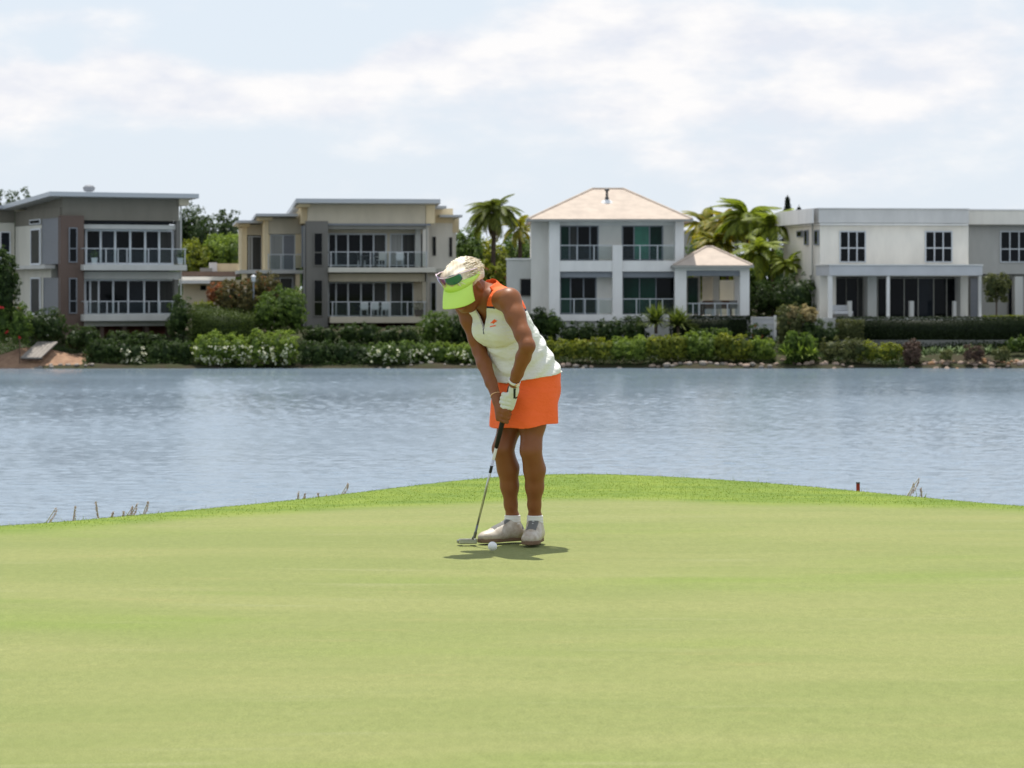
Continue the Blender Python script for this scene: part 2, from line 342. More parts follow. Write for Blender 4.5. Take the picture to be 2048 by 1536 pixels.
# ================================================================== HOUSES
def glassmat(name, tint, rough=.04):
    m = mat(name, tint, rough, .10, noise=(.35, 1.0), col2=tuple(c * .35 for c in tint), stretch=(1, 1, .5))
    return m
m_glass = glassmat('dark_window_glass', (.008, .010, .012)); m_glass_g = glassmat('green_tinted_glass', (.016, .070, .050))
m_glass_b = glassmat('grey_tinted_glass', (.022, .028, .036))
m_blind = mat('blind_behind_glass', (.065, .065, .06), .3, .12, noise=(1.2, .8), stretch=(9, 9, .1), col2=(.035, .035, .034))
m_curt = mat('sheer_curtain', (.36, .36, .33), .4, .4, noise=(1.5, .9), stretch=(8, 8, .1), col2=(.22, .22, .21))
m_shut = mat('slate_blue_louvres', (.23, .235, .25), .5, .3, noise=(1, .5), stretch=(1, 1, 30), col2=(.16, .17, .195))
m_alu = mat('pale_aluminium', (.52, .54, .56), .35, .5); m_aluw = mat('white_aluminium', (.78, .80, .83), .4, .4)
m_roof = mat('pale_metal_roof', (.50, .52, .54), .35, .5, noise=(.5, .3), col2=(.42, .44, .46))
def render_wall(n, c, a=.35): return mat(n, c, .9, .12, noise=(1.1, .9), col2=tuple(x * .84 for x in c), bump=(40, .15, .004), stretch=(1, 1, .35))
m_taupe = render_wall('taupe_render', (.235, .215, .175)); m_brown = render_wall('brown_render', (.165, .118, .097)); m_cream = render_wall('cream_render', (.72, .69, .60))
m_palegrey = render_wall('pale_grey_render', (.62, .61, .57)); m_beige = render_wall('beige_render', (.64, .57, .44)); m_warm = render_wall('cream_bounce_render', (.86, .71, .46))  # warm cream carries bounced light in its colour on the stepped side walls
m_slate = render_wall('slate_grey_render', (.215, .205, .185)); m_white = render_wall('white_render', (.86, .835, .80)); m_offw = render_wall('off_white_render', (.78, .75, .69))
m_grey = render_wall('grey_render', (.37, .36, .325)); m_linen = render_wall('linen_render', (.84, .79, .70)); m_bluegrey = mat('blue_grey_paint', (.25, .265, .29), .6, .3, noise=(.8, .3))
m_parapet = render_wall('parapet_render', (.66, .64, .61)); m_canopy = mat('pale_blue_grey_sheet', (.60, .60, .61), .55, .3, noise=(.6, .3)); m_brick = mat('red_brown_brick', (.16, .055, .04), .9, .1, noise=(4, .8), col2=(.08, .04, .03))
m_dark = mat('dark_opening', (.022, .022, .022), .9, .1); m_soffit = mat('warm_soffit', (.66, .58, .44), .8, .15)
m_tile = mat('pale_sand_roof_tiles', (.51, .43, .36), .85, .15, noise=(1.5, .8), col2=(.39, .33, .28), bump=(6, .5, .03))
m_whitep = mat('white_plastic', (.75, .75, .75), .4, .4); m_darkmet = mat('dark_metal', (.06, .06, .06), .5, .4); m_timber = mat('outdoor_timber', (.10, .06, .04), .7, .2)
m_clear = bpy.data.materials.new('clear_balustrade_glass'); m_clear.use_nodes = True
_nt = m_clear.node_tree; _p = _nt.nodes['Principled BSDF']; _tr = N(_nt, 'ShaderNodeBsdfTransparent'); _tr.inputs[0].default_value = (.90, .93, .93, 1)
_p.inputs['Base Color'].default_value = (.25, .30, .32, 1); _p.inputs['Roughness'].default_value = .05
_mi = N(_nt, 'ShaderNodeMixShader'); _mi.inputs[0].default_value = .05; LK(_nt, _tr.outputs[0], _mi.inputs[1]); LK(_nt, _p.outputs[0], _mi.inputs[2]); LK(_nt, _mi.outputs[0], _nt.nodes['Material Output'].inputs[0])

GZ = WATER + 2.15       # ground level round the houses
class Fr:
    """a house: local u runs along its front, v back into it; pixels of the photo are read on planes of the house"""
    def __init__(s, name, px, Y, phi, label, cat='house'):
        s.o = Vector(((px - 1024) * Y / FPX, Y)); a = R(phi); s.ud = Vector((math.cos(a), math.sin(a))); s.vd = Vector((-math.sin(a), math.cos(a)))
        s.root = empty(name, (s.o.x, s.o.y, 0), a, label, cat)
    def uz(s, px, py, v=0.0):
        d = Vector(((px - 1024) / FPX, 1)); t = (s.o.dot(s.vd) + v) / d.dot(s.vd); P = d * t
        return (P - s.o).dot(s.ud), ZC - (py - HOR) / FPX * t
    def vz(s, px, py, u=0.0):
        d = Vector(((px - 1024) / FPX, 1)); t = (s.o.dot(s.ud) + u) / d.dot(s.ud); P = d * t
        return (P - s.o).dot(s.vd), ZC - (py - HOR) / FPX * t
    def w(s, u, v, z=0.0): p = s.o + s.ud * u + s.vd * v; return Vector((p.x, p.y, z))
    def box(s, name, m, x0, x1, y0, y1, v0, v1, parent=None, ref=None, label=None, bevel=0):
        """px/py rectangle read on plane ref (default v0), filled from v0 back to v1"""
        r = v0 if ref is None else ref
        u0, z1 = s.uz(x0, y0, r); u1, _ = s.uz(x1, y0, r); um, z0 = s.uz((x0 + x1) / 2, y1, r)
        o = MB().box(u0, u1, v0, v1, z0, z1).build(name, m, parent or s.root, bevel=bevel)
        if label: o['label'] = label
        return o
    def raw(s, name, m, u0, u1, v0, v1, z0, z1, parent=None, bevel=0): return MB().box(u0, u1, v0, v1, z0, z1).build(name, m, parent or s.root, bevel=bevel)
    def window(s, x0, x1, y0, y1, v, cols, rows=1, frame=m_alu, panes=None, fw=.055, name='window', ysplit=None):
        """frame grid as one part, every pane its own sub-part; v = the wall plane it sits in"""
        u0, z1 = s.uz(x0, y0, v); u1, z0 = s.uz(x1, y1, v); mb = MB(); f = fw
        ce = [u0 + (u1 - u0) * (s.uz(c, y0, v)[0] - u0) / (u1 - u0) for c in cols] if isinstance(cols, (list, tuple)) else [u0 + (u1 - u0) * i / cols for i in range(cols + 1)]
        re = [z0, s.uz(x0, ysplit, v)[1], z1] if ysplit else [z0 + (z1 - z0) * i / rows for i in range(rows + 1)]
        for i, c in enumerate(ce):
            g = f / 2 if 0 < i < len(ce) - 1 else f / 2
            mb.box(c - g, c + g, v - .045, v + .06, z0 - f / 2, z1 + f / 2)
        for z in re: mb.box(u0, u1, v - .035, v + .05, z - f / 2, z + f / 2)
        fo = mb.build(name, frame, s.root); k = 0
        for i in range(len(ce) - 1):
            for j in range(len(re) - 1):
                pm = panes[k % len(panes)] if panes else m_glass; k += 1
                MB().box(ce[i] + f / 2, ce[i + 1] - f / 2, v - .004 + .006 * (k % 2), v + .02, re[j] + f / 2, re[j + 1] - f / 2).build('pane', pm, fo)
        return fo
    def swindow(s, xn, xf, y0, y1, u, rows=1, frame=m_alu, pane=None, fw=.06):
        """window in a side wall (plane u), xn nearer, xf farther"""
        va, z1 = s.vz(xn, y0, u); vb, z0 = s.vz(xf, y1, u); _, z0 = s.vz(xn, y1, u); mb = MB()
        for c in (va, vb): mb.box(u - .04, u + .05, c - fw / 2, c + fw / 2, z0 - fw / 2, z1 + fw / 2)
        for i in range(rows + 1):
            z = z0 + (z1 - z0) * i / rows; mb.box(u - .03, u + .05, va, vb, z - fw / 2, z + fw / 2)
        fo = mb.build('window', frame, s.root)
        for i in range(rows): MB().box(u - .01, u + .02, va + fw / 2, vb - fw / 2, z0 + (z1 - z0) * i / rows + fw / 2, z0 + (z1 - z0) * (i + 1) / rows - fw / 2).build('pane', pane or m_glass, fo)
        return fo
    def balustrade(s, x0, x1, ytop, ybot, v, posts, m=m_alu, glass=True, back=None):
        u0, zt = s.uz(x0, ytop, v); u1, zb = s.uz(x1, ybot, v); mb = MB(); mb.box(u0, u1, v - .03, v + .03, zt - .05, zt)
        if back: mb.box(u1 - .05, u1, v + .03, v + back, zt - .05, zt); mb.box(u0, u0 + .05, v + .03, v + back, zt - .05, zt)
        b = mb.build('balustrade', m, s.root); us = [s.uz(p, ytop, v)[0] for p in posts]
        for u in us: MB().box(u - .03, u + .03, v - .025, v + .025, zb, zt - .05).build('post', m, b)
        if glass:
            e = [u0] + us + [u1]; e = sorted(e)
            for a, c in zip(e[:-1], e[1:]):
                if c - a > .3: MB().box(a + .05, c - .05, v - .006, v + .006, zb + .08, zt - .09).build('glass_panel', m_clear, b)
            if back: MB().box(u1 - .03, u1 - .018, v + .08, v + back - .05, zb + .08, zt - .09).build('glass_panel', m_clear, b)
        return b
def poly_roof(name, m, parent, pts, th):
    """slab under a top outline (list of local points), thickness th downwards"""
    return MB().prism([(p[0], p[1], p[2] - th) for p in pts], pts).build(name, m, parent)
def hip(name, fr, u0, u1, v0, v1, z0, z1, ra, rb, over_m, th=.12):
    """hip roof: eave rectangle, ridge from ra to rb (u) halfway back, faces one by one with a fascia"""
    vm = (v0 + v1) / 2; vs = [(u0, v0, z0), (u1, v0, z0), (u1, v1, z0), (u0, v1, z0), (ra, vm, z1), (rb, vm, z1)]
    mb = MB(); mb.add(vs, [(0, 1, 5, 4), (1, 2, 5), (2, 3, 4, 5), (3, 0, 4)]); mb.box(u0 + .02, u1 - .02, v0 + .02, v1 - .02, z0 - th, z0 - .003)
    o = mb.build(name, m_tile, fr.root)
    # ridge and hip cappings
    c = MB(); L = [(vs[4], vs[5])] + [(vs[i], vs[j]) for i, j in ((0, 4), (3, 4), (1, 5), (2, 5))]
    for a, b in L: c.tube([Vector(a) + Vector((0, 0, .02)), Vector(b) + Vector((0, 0, .02))], .07, 6)
    c.build('ridge_capping', m_tile, o)
    g = MB(); g.box(u0 - .06, u1 + .06, v0 - .09, v0 - .0, z0 - .14, z0 - .01); g.box(u0 - .09, u0, v0, v1, z0 - .14, z0 - .01); g.box(u1, u1 + .09, v0, v1, z0 - .14, z0 - .01)
    g.build('gutter', over_m, o); return o

# ---------------- house 1: taupe house far left
h = Fr('skillion_roof_house', 122, 166, 24, 'taupe and brown house at the far left with two glazed balconies')
PAN = [m_glass, m_glass_b, m_glass, m_glass, m_glass_b, m_blind]
uR = h.uz(358, 500)[0]; zTop = h.uz(122, 397)[1]; zF = h.uz(122, 448)[1]
# body behind the balconies
bv = 1.6
h.box('wall', m_taupe, 125, 358, 394, 441, 0.0, 8.5)                              # broad upper fascia wall (carries the roof)
zb = h.uz(240, 441)[1]; zlow = GZ - 1.2
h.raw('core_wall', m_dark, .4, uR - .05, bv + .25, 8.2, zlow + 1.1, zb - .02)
h.box('transom_window', m_glass_b, 168, 352, 441.5, 448, .5, .56)
h.box('beam', m_palegrey, 166, 352, 448.5, 458, .3, bv + .2)
h.window(172, 345, 460, 528, bv - .1, [172, 201, 230, 260, 290, 318, 345], frame=m_aluw, panes=PAN, fw=.13, name='sliding_door')
h.window(345, 357, 460, 528, bv - .1, 1, frame=m_taupe, panes=[m_glass], fw=.06)
h.box('column', m_slate, 353, 360, 441.5, 528, .1, .5)
h.box('balcony_slab', m_palegrey, 168, 374, 529, 541, -1.1, bv + .1, ref=-1.1, bevel=.02)
h.box('beam', m_palegrey, 168, 362, 543, 558, .1, bv + .1)
h.window(170, 348, 560, 628, bv - .1, [170, 180, 197, 226, 256, 288, 317, 348], frame=m_aluw, panes=[m_glass_b, m_blind, m_glass, m_glass, m_glass_b, m_glass, m_blind], fw=.11, name='sliding_door')
h.box('column', m_slate, 349, 357, 558.5, 640, .1, .5)
h.box('balcony_slab', m_palegrey, 168, 377, 629, 642, -1.1, bv + .1, ref=-1.1, bevel=.02)
h.box('beam', m_palegrey, 169, 352, 643, 652, -.4, bv)
h.box('foundation_wall', m_brick, 170, 350, 652.5, 705, .6, bv + 4)
for p in (200, 245, 290, 335): h.box('pier', m_brown, p, p + 8, 652.6, 705, -.2, .3)
h.balustrade(168, 373, 496, 529, -1.05, [172, 212, 236, 254, 297, 318, 344, 370], back=2.4)
h.balustrade(168, 374, 602, 629, -1.05, [174, 214, 237, 256, 298, 320, 345, 371], back=2.4)
# brown corner tower
h.box('tower_wall', m_brown, 122, 168, 431, 700, -.35, .28)
h.window(138.5, 153.5, 456, 524, -.39, 1, frame=m_bluegrey, panes=[m_glass], fw=.06, ysplit=497); h.window(139, 153, 557, 626, -.39, 1, frame=m_bluegrey, panes=[m_glass], fw=.06, ysplit=602)
# left side wall (u = 0), cream with grey louvred windows
vF = h.vz(30, 500, 0)[0]
zt, zbm = h.vz(100, 404, 0)[1], h.vz(100, 443, 0)[1]
h.raw('wall', m_cream, .02, 1.0, 2.3, vF, zlow, h.vz(100, 448, 0)[1]); h.raw('wall', m_taupe, .0, 1.0, .3, vF, h.vz(100, 447.5, 0)[1], zt - .35)
h.swindow(121, 85, 436, 527, -.06, 2, m_shut, m_shut, .05); h.swindow(80, 62, 458, 528, -.06, 1, m_aluw, m_glass, .10); h.swindow(80, 60, 439, 447, -.06, 1, m_aluw, m_glass, .05)
h.swindow(121, 88, 556, 629, -.06, 1, m_shut, m_shut, .05); h.swindow(80, 62, 556, 628, -.06, 1, m_aluw, m_glass_b, .10)
va, z1 = h.vz(90, 530, -.6); vb, z0 = h.vz(18, 539, -.6); h.raw('slab_edge', m_palegrey, -.6, .02, va, vb + 1, z0, z1)
# rear wing at the frame edge
h.raw('wing_wall', m_cream, -3.6, -.01, vF + .1, vF + 4, zlow, h.vz(26, 446, 0)[1]); h.raw('wing_wall', m_taupe, -3.65, -.01, vF + .05, vF + 4, h.vz(26, 445, 0)[1], h.vz(26, 418, 0)[1])
h.window(1, 20, 464, 527, vF + .0, 1, frame=m_aluw, panes=[m_glass_b], fw=.07, ysplit=505)
# roof: high over the front, falling to the back; low flat roof behind
uo, zo = h.uz(398, 389.5, -.9); ul, zl = h.uz(113, 383, -.9); vk, zk = h.vz(20, 411, -.9)
poly_roof('roof', m_roof, h.root, [(-.9, -.9, zl), (uo, -.9, zl - .02), (uo, 12, zk), (-.9, 12, zk)], .26)
h.box('soffit_box', m_soffit, 359, 378, 397.5, 411, -.2, 3)
zr = h.uz(10, 411, vF - .4)[1]
poly_roof('rear_roof', m_roof, h.root, [(-5.4, vF - .5, zr), (-.92, vF - .5, zr), (-.92, vF + 5, zr - .25), (-5.4, vF + 5, zr - .25)], .2)
# roof ventilator
uq, zq = h.uz(178, 384, 1.5)
v_ = empty('roof_ventilator', tuple(h.w(uq, 1.5, zq - .12)), 0, 'small round metal ventilator standing on the roof of the far left house', 'roof vent')
MB().lathe([(.17, 0), (.17, .16), (.22, .2)], n=14).build('base', m_alu, v_); mb = MB(); mb.lathe([(.26, .16), (.33, .22), (.35, .34), (.30, .46), (.14, .53), (.01, .54)], n=18)
mb.build('dome', m_bluegrey, v_, smooth=True); f_ = MB()
for k in range(16): g = k * math.pi / 8; f_.tube([(.25 * math.cos(g), .25 * math.sin(g), .21), (.355 * math.cos(g + .1), .355 * math.sin(g + .1), .36), (.22 * math.cos(g + .2), .22 * math.sin(g + .2), .5)], .014, 4)
f_.build('blades', m_slate, v_)
h.box('downpipe', m_palegrey, 361, 363.5, 400, 690, .05, .13)
H1 = h

# ---------------- house 2: beige house with wings
h = Fr('stepped_roof_house', 613, 178, 8, 'beige house with a slate grey corner tower and roofs stepping down on both sides'); bv = 1.7
h.box('wall', m_beige, 616, 851, 405, 447, 0, 9)
h.box('wall', m_warm, 603, 616, 412, 447, .9, 9, ref=.9)
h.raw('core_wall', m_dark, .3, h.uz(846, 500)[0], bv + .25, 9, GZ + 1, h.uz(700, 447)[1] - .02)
h.box('lintel', m_grey, 655, 852, 447.5, 458, .12, bv)  # shadow over the balcony put into the grey of this lintel
h.box('lintel', m_bluegrey, 655, 862, 446.8, 451, -.12, .1)
h.window(657, 772, 468, 531, bv, [657, 672, 696, 722, 747, 772], frame=m_alu, panes=[m_glass, m_glass, m_glass, m_glass, m_blind], fw=.10, name='sliding_door')
h.box('inner_wall', m_beige, 655, 846, 458.3, 467, bv + .02, bv + .3); h.box('inner_wall', m_beige, 773, 781, 467, 533, bv, bv + .3)
h.window(781, 830, 468, 531, bv, [781, 804, 830], frame=m_alu, panes=[m_curt, m_blind], fw=.07, name='sliding_door')
h.box('column', m_palegrey, 831, 842, 458.5, 534, .9, 1.4); h.box('column', m_linen, 846, 857, 447.5, 534, .15, .6)
h.box('balcony_slab', m_cream, 657, 872, 535, 545, -.9, bv + .2, ref=-.9, bevel=.02); h.box('beam', m_beige, 657, 850, 547, 563, .1, bv + .1)
h.window(657, 772, 565, 632, bv, [657, 672, 696, 722, 747, 772], frame=m_alu, panes=[m_glass, m_glass, m_glass, m_glass, m_blind], fw=.10, name='sliding_door')
h.window(781, 826, 565, 632, bv, [781, 803, 826], frame=m_alu, panes=[m_blind, m_glass], fw=.07, name='sliding_door'); h.box('inner_wall', m_beige, 773, 781, 563.5, 634, bv, bv + .3); h.box('inner_wall', m_beige, 827, 846, 563.5, 634, bv - .02, bv + .3)
h.box('column', m_beige, 845, 855, 563.5, 634, .12, .6)
h.box('balcony_slab', m_beige, 660, 850, 634, 646, -.9, bv + .2, ref=-.9, bevel=.02); h.box('foundation_wall', m_brick, 660, 850, 646.5, 690, .7, 4)
h.balustrade(660, 856, 503, 535, -.85, [662, 696, 741, 779, 816, 853], back=2.2); h.balustrade(662, 852, 603, 634, -.85, [665, 698, 742, 780, 815, 849], back=2.2)
h.box('tower_wall', m_slate, 613, 656, 442, 700, -.35, 2.4)
h.window(628, 645, 466, 531, -.39, 1, panes=[m_glass], fw=.06, ysplit=505, frame=m_slate); h.window(628, 645, 560, 632, -.39, 1, panes=[m_glass], fw=.06, ysplit=604, frame=m_slate)
# recess between tower and wing A
h.box('side_panel', m_bluegrey, 603, 613, 452, 534, .6, .8, ref=.6); h.box('side_panel', m_bluegrey, 606, 613, 560, 650, .6, .8, ref=.6)
vA = 3.2; h.box('wing_wall', m_beige, 537, 604, 436, 468, vA, 9, ref=vA); h.box('wing_wall', m_warm, 529, 537, 440, 540, vA - .1, 9, ref=vA - .1); h.box('wing_wall', m_warm, 591, 603, 468.5, 536, vA + .02, 5, ref=vA)
h.window(541, 590, 470, 540, vA + .2, [541, 566, 590], frame=m_alu, panes=[m_curt, m_shut], fw=.08); h.box('column', m_warm, 532, 540, 469, 541, vA, vA + .4, ref=vA)
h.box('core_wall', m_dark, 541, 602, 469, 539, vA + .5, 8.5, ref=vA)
vB = 6.5; h.box('wing_wall', m_beige, 489, 530, 449, 470, vB, 11, ref=vB); h.box('column', m_warm, 483, 494, 447, 541, vB - .1, 11, ref=vB); h.window(497, 523, 473, 540, vB + .2, [497, 504, 523], frame=m_alu, panes=[m_curt, m_blind], fw=.07)
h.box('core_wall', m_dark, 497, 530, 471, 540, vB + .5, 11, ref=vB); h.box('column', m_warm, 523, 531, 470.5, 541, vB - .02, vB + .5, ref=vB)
h.box('slab_edge', m_palegrey, 482, 606, 540, 547, vA - 1.0, 11, ref=vA - 1.0)
h.box('wing_wall', m_grey, 494, 600, 548, 650, vA, 11, ref=vA); h.box('column', m_warm, 483, 493, 548, 650, vA - .9, vA - .3, ref=vA); h.box('column', m_warm, 590, 598, 548, 650, vA - .9, vA - .3, ref=vA); h.window(560, 585, 556, 600, vA - .04, 1, frame=m_alu, panes=[m_blind], fw=.06)
h.balustrade(535, 604, 508, 540, vA - .95, [537, 562, 588], m=m_alu)
# right wings
vC = 3.0; h.box('wing_wall', m_linen, 852, 905, 424, 650, vC, 9, ref=vC); h.window(865.5, 871.5, 474, 511, vC - .04, 1, frame=m_slate, panes=[m_glass], fw=.03); h.window(899, 904, 475, 513, vC - .04, 1, frame=m_slate, panes=[m_glass], fw=.03)
h.window(862, 872, 565, 622, vC - .04, 1, frame=m_alu, panes=[m_glass], fw=.05); h.box('slab_edge', m_cream, 857, 920, 537, 545, vC - .4, vC - .02, ref=vC - .4)
h.box('wing_wall', m_warm, 852, 870, 408, 447, .02, 6); h.box('wing_wall', m_warm, 870, 906, 417, 446, vC - .05, 8, ref=vC - .05)
vD = 6.0; h.box('wing_wall', m_linen, 904, 912, 442, 650, vD, 11, ref=vD); h.box('wing_wall', m_warm, 904, 918, 437, 465, vD - .06, 11, ref=vD)
# roofs (each a slab with raking top)
def slab(x0, x1, y, v, back, drop, th=.27):
    u0, z = h.uz(x0, y, v); u1, _ = h.uz(x1, y, v); poly_roof('roof', m_roof, h.root, [(u0, v, z), (u1, v, z), (u1, v + back, z - drop), (u0, v + back, z - drop)], th)
slab(592, 881, 397, -1.0, 11, .7); slab(512, 596, 427, vA - 1.3, 6, .2, .16); slab(473, 530, 440.5, vB - 1.4, 6, .1, .16); slab(868, 893, 411.5, vA - 2.0, 5, .1, .16); slab(880, 925, 429.5, vC - 1.2, 6, .1, .14)
for x0, x1, y, v in ((597, 620, 408, -.3), (517, 545, 434, vA - .6), (480, 500, 447, vB - .6)): h.box('soffit', m_warm, x0, x1, y, y + 6, v, v + 4, ref=v)
for px in (852.5, 607): h.box('downpipe', m_grey, px, px + 2.2, 450, 690, -.12, -.04)
H2 = h

# ---------------- house 3: white hip roofed house
h = Fr('white_hip_roof_house', 1098, 167, 0, 'white two storey house with a pale sand coloured hip roof behind the golfer', ); bv = 1.3
zE = h.uz(1200, 441)[1]
h.box('wall', m_offw, 1062, 1099, 443, 690, 1.2, 10, ref=1.2)
h.box('wall', m_grey, 1116, 1352, 442, 640, bv + .12, 10, ref=bv)                   # body with the openings in front of it
h.box('column', m_white, 1098, 1120, 442.5, 643, 0, 1.25, bevel=.02); h.box('column', m_white, 1350, 1368, 442.5, 643, 0, 9.8, bevel=.02); h.box('column', m_white, 1225, 1245, 490, 643, -.02, 1.25, bevel=.02)
h.box('wall', m_offw, 1197, 1244, 443, 522, bv - .06, bv + .1, ref=bv); h.box('wall', m_offw, 1325, 1350, 443, 522, bv - .06, bv + .1, ref=bv)
h.box('wall', m_offw, 1193, 1225, 554, 629, bv - .06, bv + .1, ref=bv)
h.box('fascia', m_white, 1120, 1350, 442.5, 451, bv - .5, bv + .1)
h.box('balcony_slab', m_white, 1120, 1225, 521.5, 543, .05, bv + .1, ref=.05); h.box('balcony_slab', m_white, 1245, 1350, 521.5, 543, .05, bv + .1, ref=.05)
h.box('lintel', m_bluegrey, 1120, 1225, 543.5, 554.5, .25, .5, ref=.25); h.box('lintel', m_bluegrey, 1245, 1350, 543.5, 554.5, .25, .5, ref=.25)
h.window(1121, 1196, 452, 520, bv - .04, [1121, 1139, 1155, 1180, 1196], frame=m_bluegrey, panes=[m_glass_g, m_blind, m_glass, m_glass], fw=.08, name='sliding_door')
h.window(1245, 1325, 452, 520, bv - .04, [1245, 1268, 1299, 1325], frame=m_bluegrey, panes=[m_glass, mat('green_curtain', (.05, .22, .15), .4, .4, noise=(2, .8)), m_glass_g], fw=.08, name='sliding_door')
h.window(1121, 1192, 555, 627, bv - .04, [1121, 1141, 1167, 1192], frame=m_bluegrey, panes=[m_glass_g, m_glass, m_glass], fw=.08, name='sliding_door')
h.window(1246, 1349, 555, 628, bv - .04, [1246, 1279, 1312, 1349], frame=m_bluegrey, panes=[m_glass_g, m_glass_g, m_glass], fw=.06, name='sliding_door')
h.box('plinth', m_white, 1112, 1370, 629, 642, -.05, bv + .1, ref=-.05); h.box('foundation_wall', m_palegrey, 1113, 1368, 642.5, 695, .1, 9)
h.balustrade(1120, 1225, 490, 521, .12, [1154, 1188]); h.balustrade(1245, 1350, 490, 521, .12, [1280, 1315]); h.balustrade(1120, 1225, 597, 629, .1, [1148, 1170, 1197]); h.balustrade(1245, 1350, 597, 629, .1, [1273, 1300, 1325])
u0, u1 = h.uz(1056, 440, -.6)[0], h.uz(1384, 440, -.6)[0]
zR = ZC - (378 - HOR) / FPX * (167 + 5); hip('roof', h, u0, u1, -.6, 10.6, h.uz(1200, 438, -.6)[1], zR, h.uz(1185, 378, 5)[0], h.uz(1247, 378, 5)[0], m_grey)
h.box('wing_wall', m_palegrey, 1013, 1064, 519, 690, 2.2, 9, ref=2.2); h.box('coping', m_white, 1011, 1065, 516.5, 519.5, 2.1, 9.1, ref=2.1); h.window(1041, 1063, 558, 592, 2.14, 1, frame=m_slate, panes=[m_glass], fw=.05)
uq, zq = h.uz(1214, 407, 2.4)
fl = empty('roof_flue', tuple(h.w(uq, 2.6, zq)), 0, 'black flue pipe with a flat cap and white flashing on the hip roof', 'flue')
MB().tube([(0, 0, -.2), (0, 0, .78)], .075, 10).build('pipe', m_darkmet, fl); MB().lathe([(.11, .74), (.16, .80), (.16, .86), (.05, .92)], n=12).build('cap', m_darkmet, fl)
_b = MB(); _b.lathe([(.42, .0), (.30, .16), (.1, .24)], n=14); _b.build('flashing', m_whitep, fl); MB().lathe([(.11, .0), (.12, .36), (.08, .4)], n=10).build('collar', m_darkmet, fl)
# porch pavilion at the right of house 3
q = Fr('porch_pavilion', 1350, 166, 0, 'open porch with thick white corner columns and its own small hip roof', 'porch')
q.box('column', m_white, 1350, 1373, 534, 632, .0, .66, bevel=.02); q.box('column', m_white, 1480, 1499, 534, 634, .0, .6, bevel=.02); q.box('column', m_white, 1480, 1499, 534, 634, 4.2, 4.8, bevel=.02, ref=0); q.box('column', m_linen, 1397, 1410, 552, 632, 4.2, 4.6, ref=0); q.box('column', m_linen, 1436, 1449, 552, 632, 4.2, 4.6, ref=0)
q.box('beam', m_white, 1350, 1499, 533.5, 541, -.03, .5); q.box('beam', m_bluegrey, 1373, 1480, 541.3, 552, .12, .4); q.box('beam', m_white, 1480, 1499, 533.8, 552, .61, 4.19, ref=0)
q.box('rear_wall', m_linen, 1412, 1434, 552, 602, 5.0, 5.2, ref=2); q.box('rear_wall', m_cream, 1450, 1482, 560, 640, 6.0, 6.2, ref=2)
q.window(1375, 1396, 556, 627, 2.6, 1, frame=m_slate, panes=[m_glass_g], fw=.06, name='door')
q.box('floor', m_palegrey, 1345, 1500, 632, 690, .0, 6.2)
hip('roof', q, q.uz(1347, 533, -.5)[0], q.uz(1505, 533, -.5)[0], -.5, 5.3, q.uz(1420, 530.5, -.5)[1], ZC - (494 - HOR) / FPX * 168.4, q.uz(1412, 500, 2.4)[0], q.uz(1424, 500, 2.4)[0], m_grey)
pm = MB()
pb = q.balustrade(1375, 1480, 606, 631, .3, [1386, 1398, 1430, 1455], glass=True)

# ---------------- house 4: modern cream house at the right
h = Fr('flat_parapet_house', 1639, 167, 8.5, 'cream modern house at the right with white parapets and a long patio canopy'); vS = h.vz(1566, 500, 0)[0]
h.box('wall', m_linen, 1640, 1937, 451, 553, 0, vS)
h.box('parapet', m_parapet, 1638, 1938, 418, 446, -.42, vS + .3, ref=-.42); h.box('parapet_coping', m_white, 1636, 1940, 415.5, 418, -.5, vS + .4, ref=-.5); h.box('soffit', m_white, 1640, 1937, 446.3, 450.7, -.35, vS, ref=-.35)
u_, zc = h.uz(1640, 417, -.5); h.raw('lit_side_parapet', m_white, -.5, -.43, -.3, vS + .2, zc - .85, zc - .02)  # white face added: brightness of the sunlit side put into its paint
h.window(1680, 1730.5, 463, 524, -.03, 3, 2, m_alu, [m_glass], .07, ysplit=496); h.window(1851, 1903.5, 463, 524, -.03, 3, 2, m_alu, [m_glass], .07, ysplit=496)
h.raw('wall', m_linen, .01, 1.0, .01, vS - .05, GZ - 1.2, h.uz(1640, 553)[1] + .0)
h.swindow(1636, 1629, 461, 489, -.05, 1, m_bluegrey); h.swindow(1615, 1609, 461, 489, -.05, 1, m_bluegrey); h.swindow(1604, 1594, 462, 473, -.05, 1, m_bluegrey)
dv, dz = h.vz(1625, 446, -.12); MB().tube([(-.12, dv, GZ - 1), (-.12, dv, h.vz(1625, 448, -.12)[1])], .05, 8).build('downpipe', m_grey, h.root)
cz0 = h.uz(1800, 552, -2.2)[1]
h.box('canopy', m_canopy, 1659, 1965, 530.5, 551, -2.2, .9, ref=-2.2); h.box('canopy_coping', m_white, 1657, 1967, 528.5, 530.7, -2.28, .95, ref=-2.28)
for a, b, y in ((1657, 1665, 660), (1774, 1779.5, 640), (1958, 1963, 640)): h.box('post', m_white, a, b, 551.3, y, -2.1, -1.9, ref=-2.1)
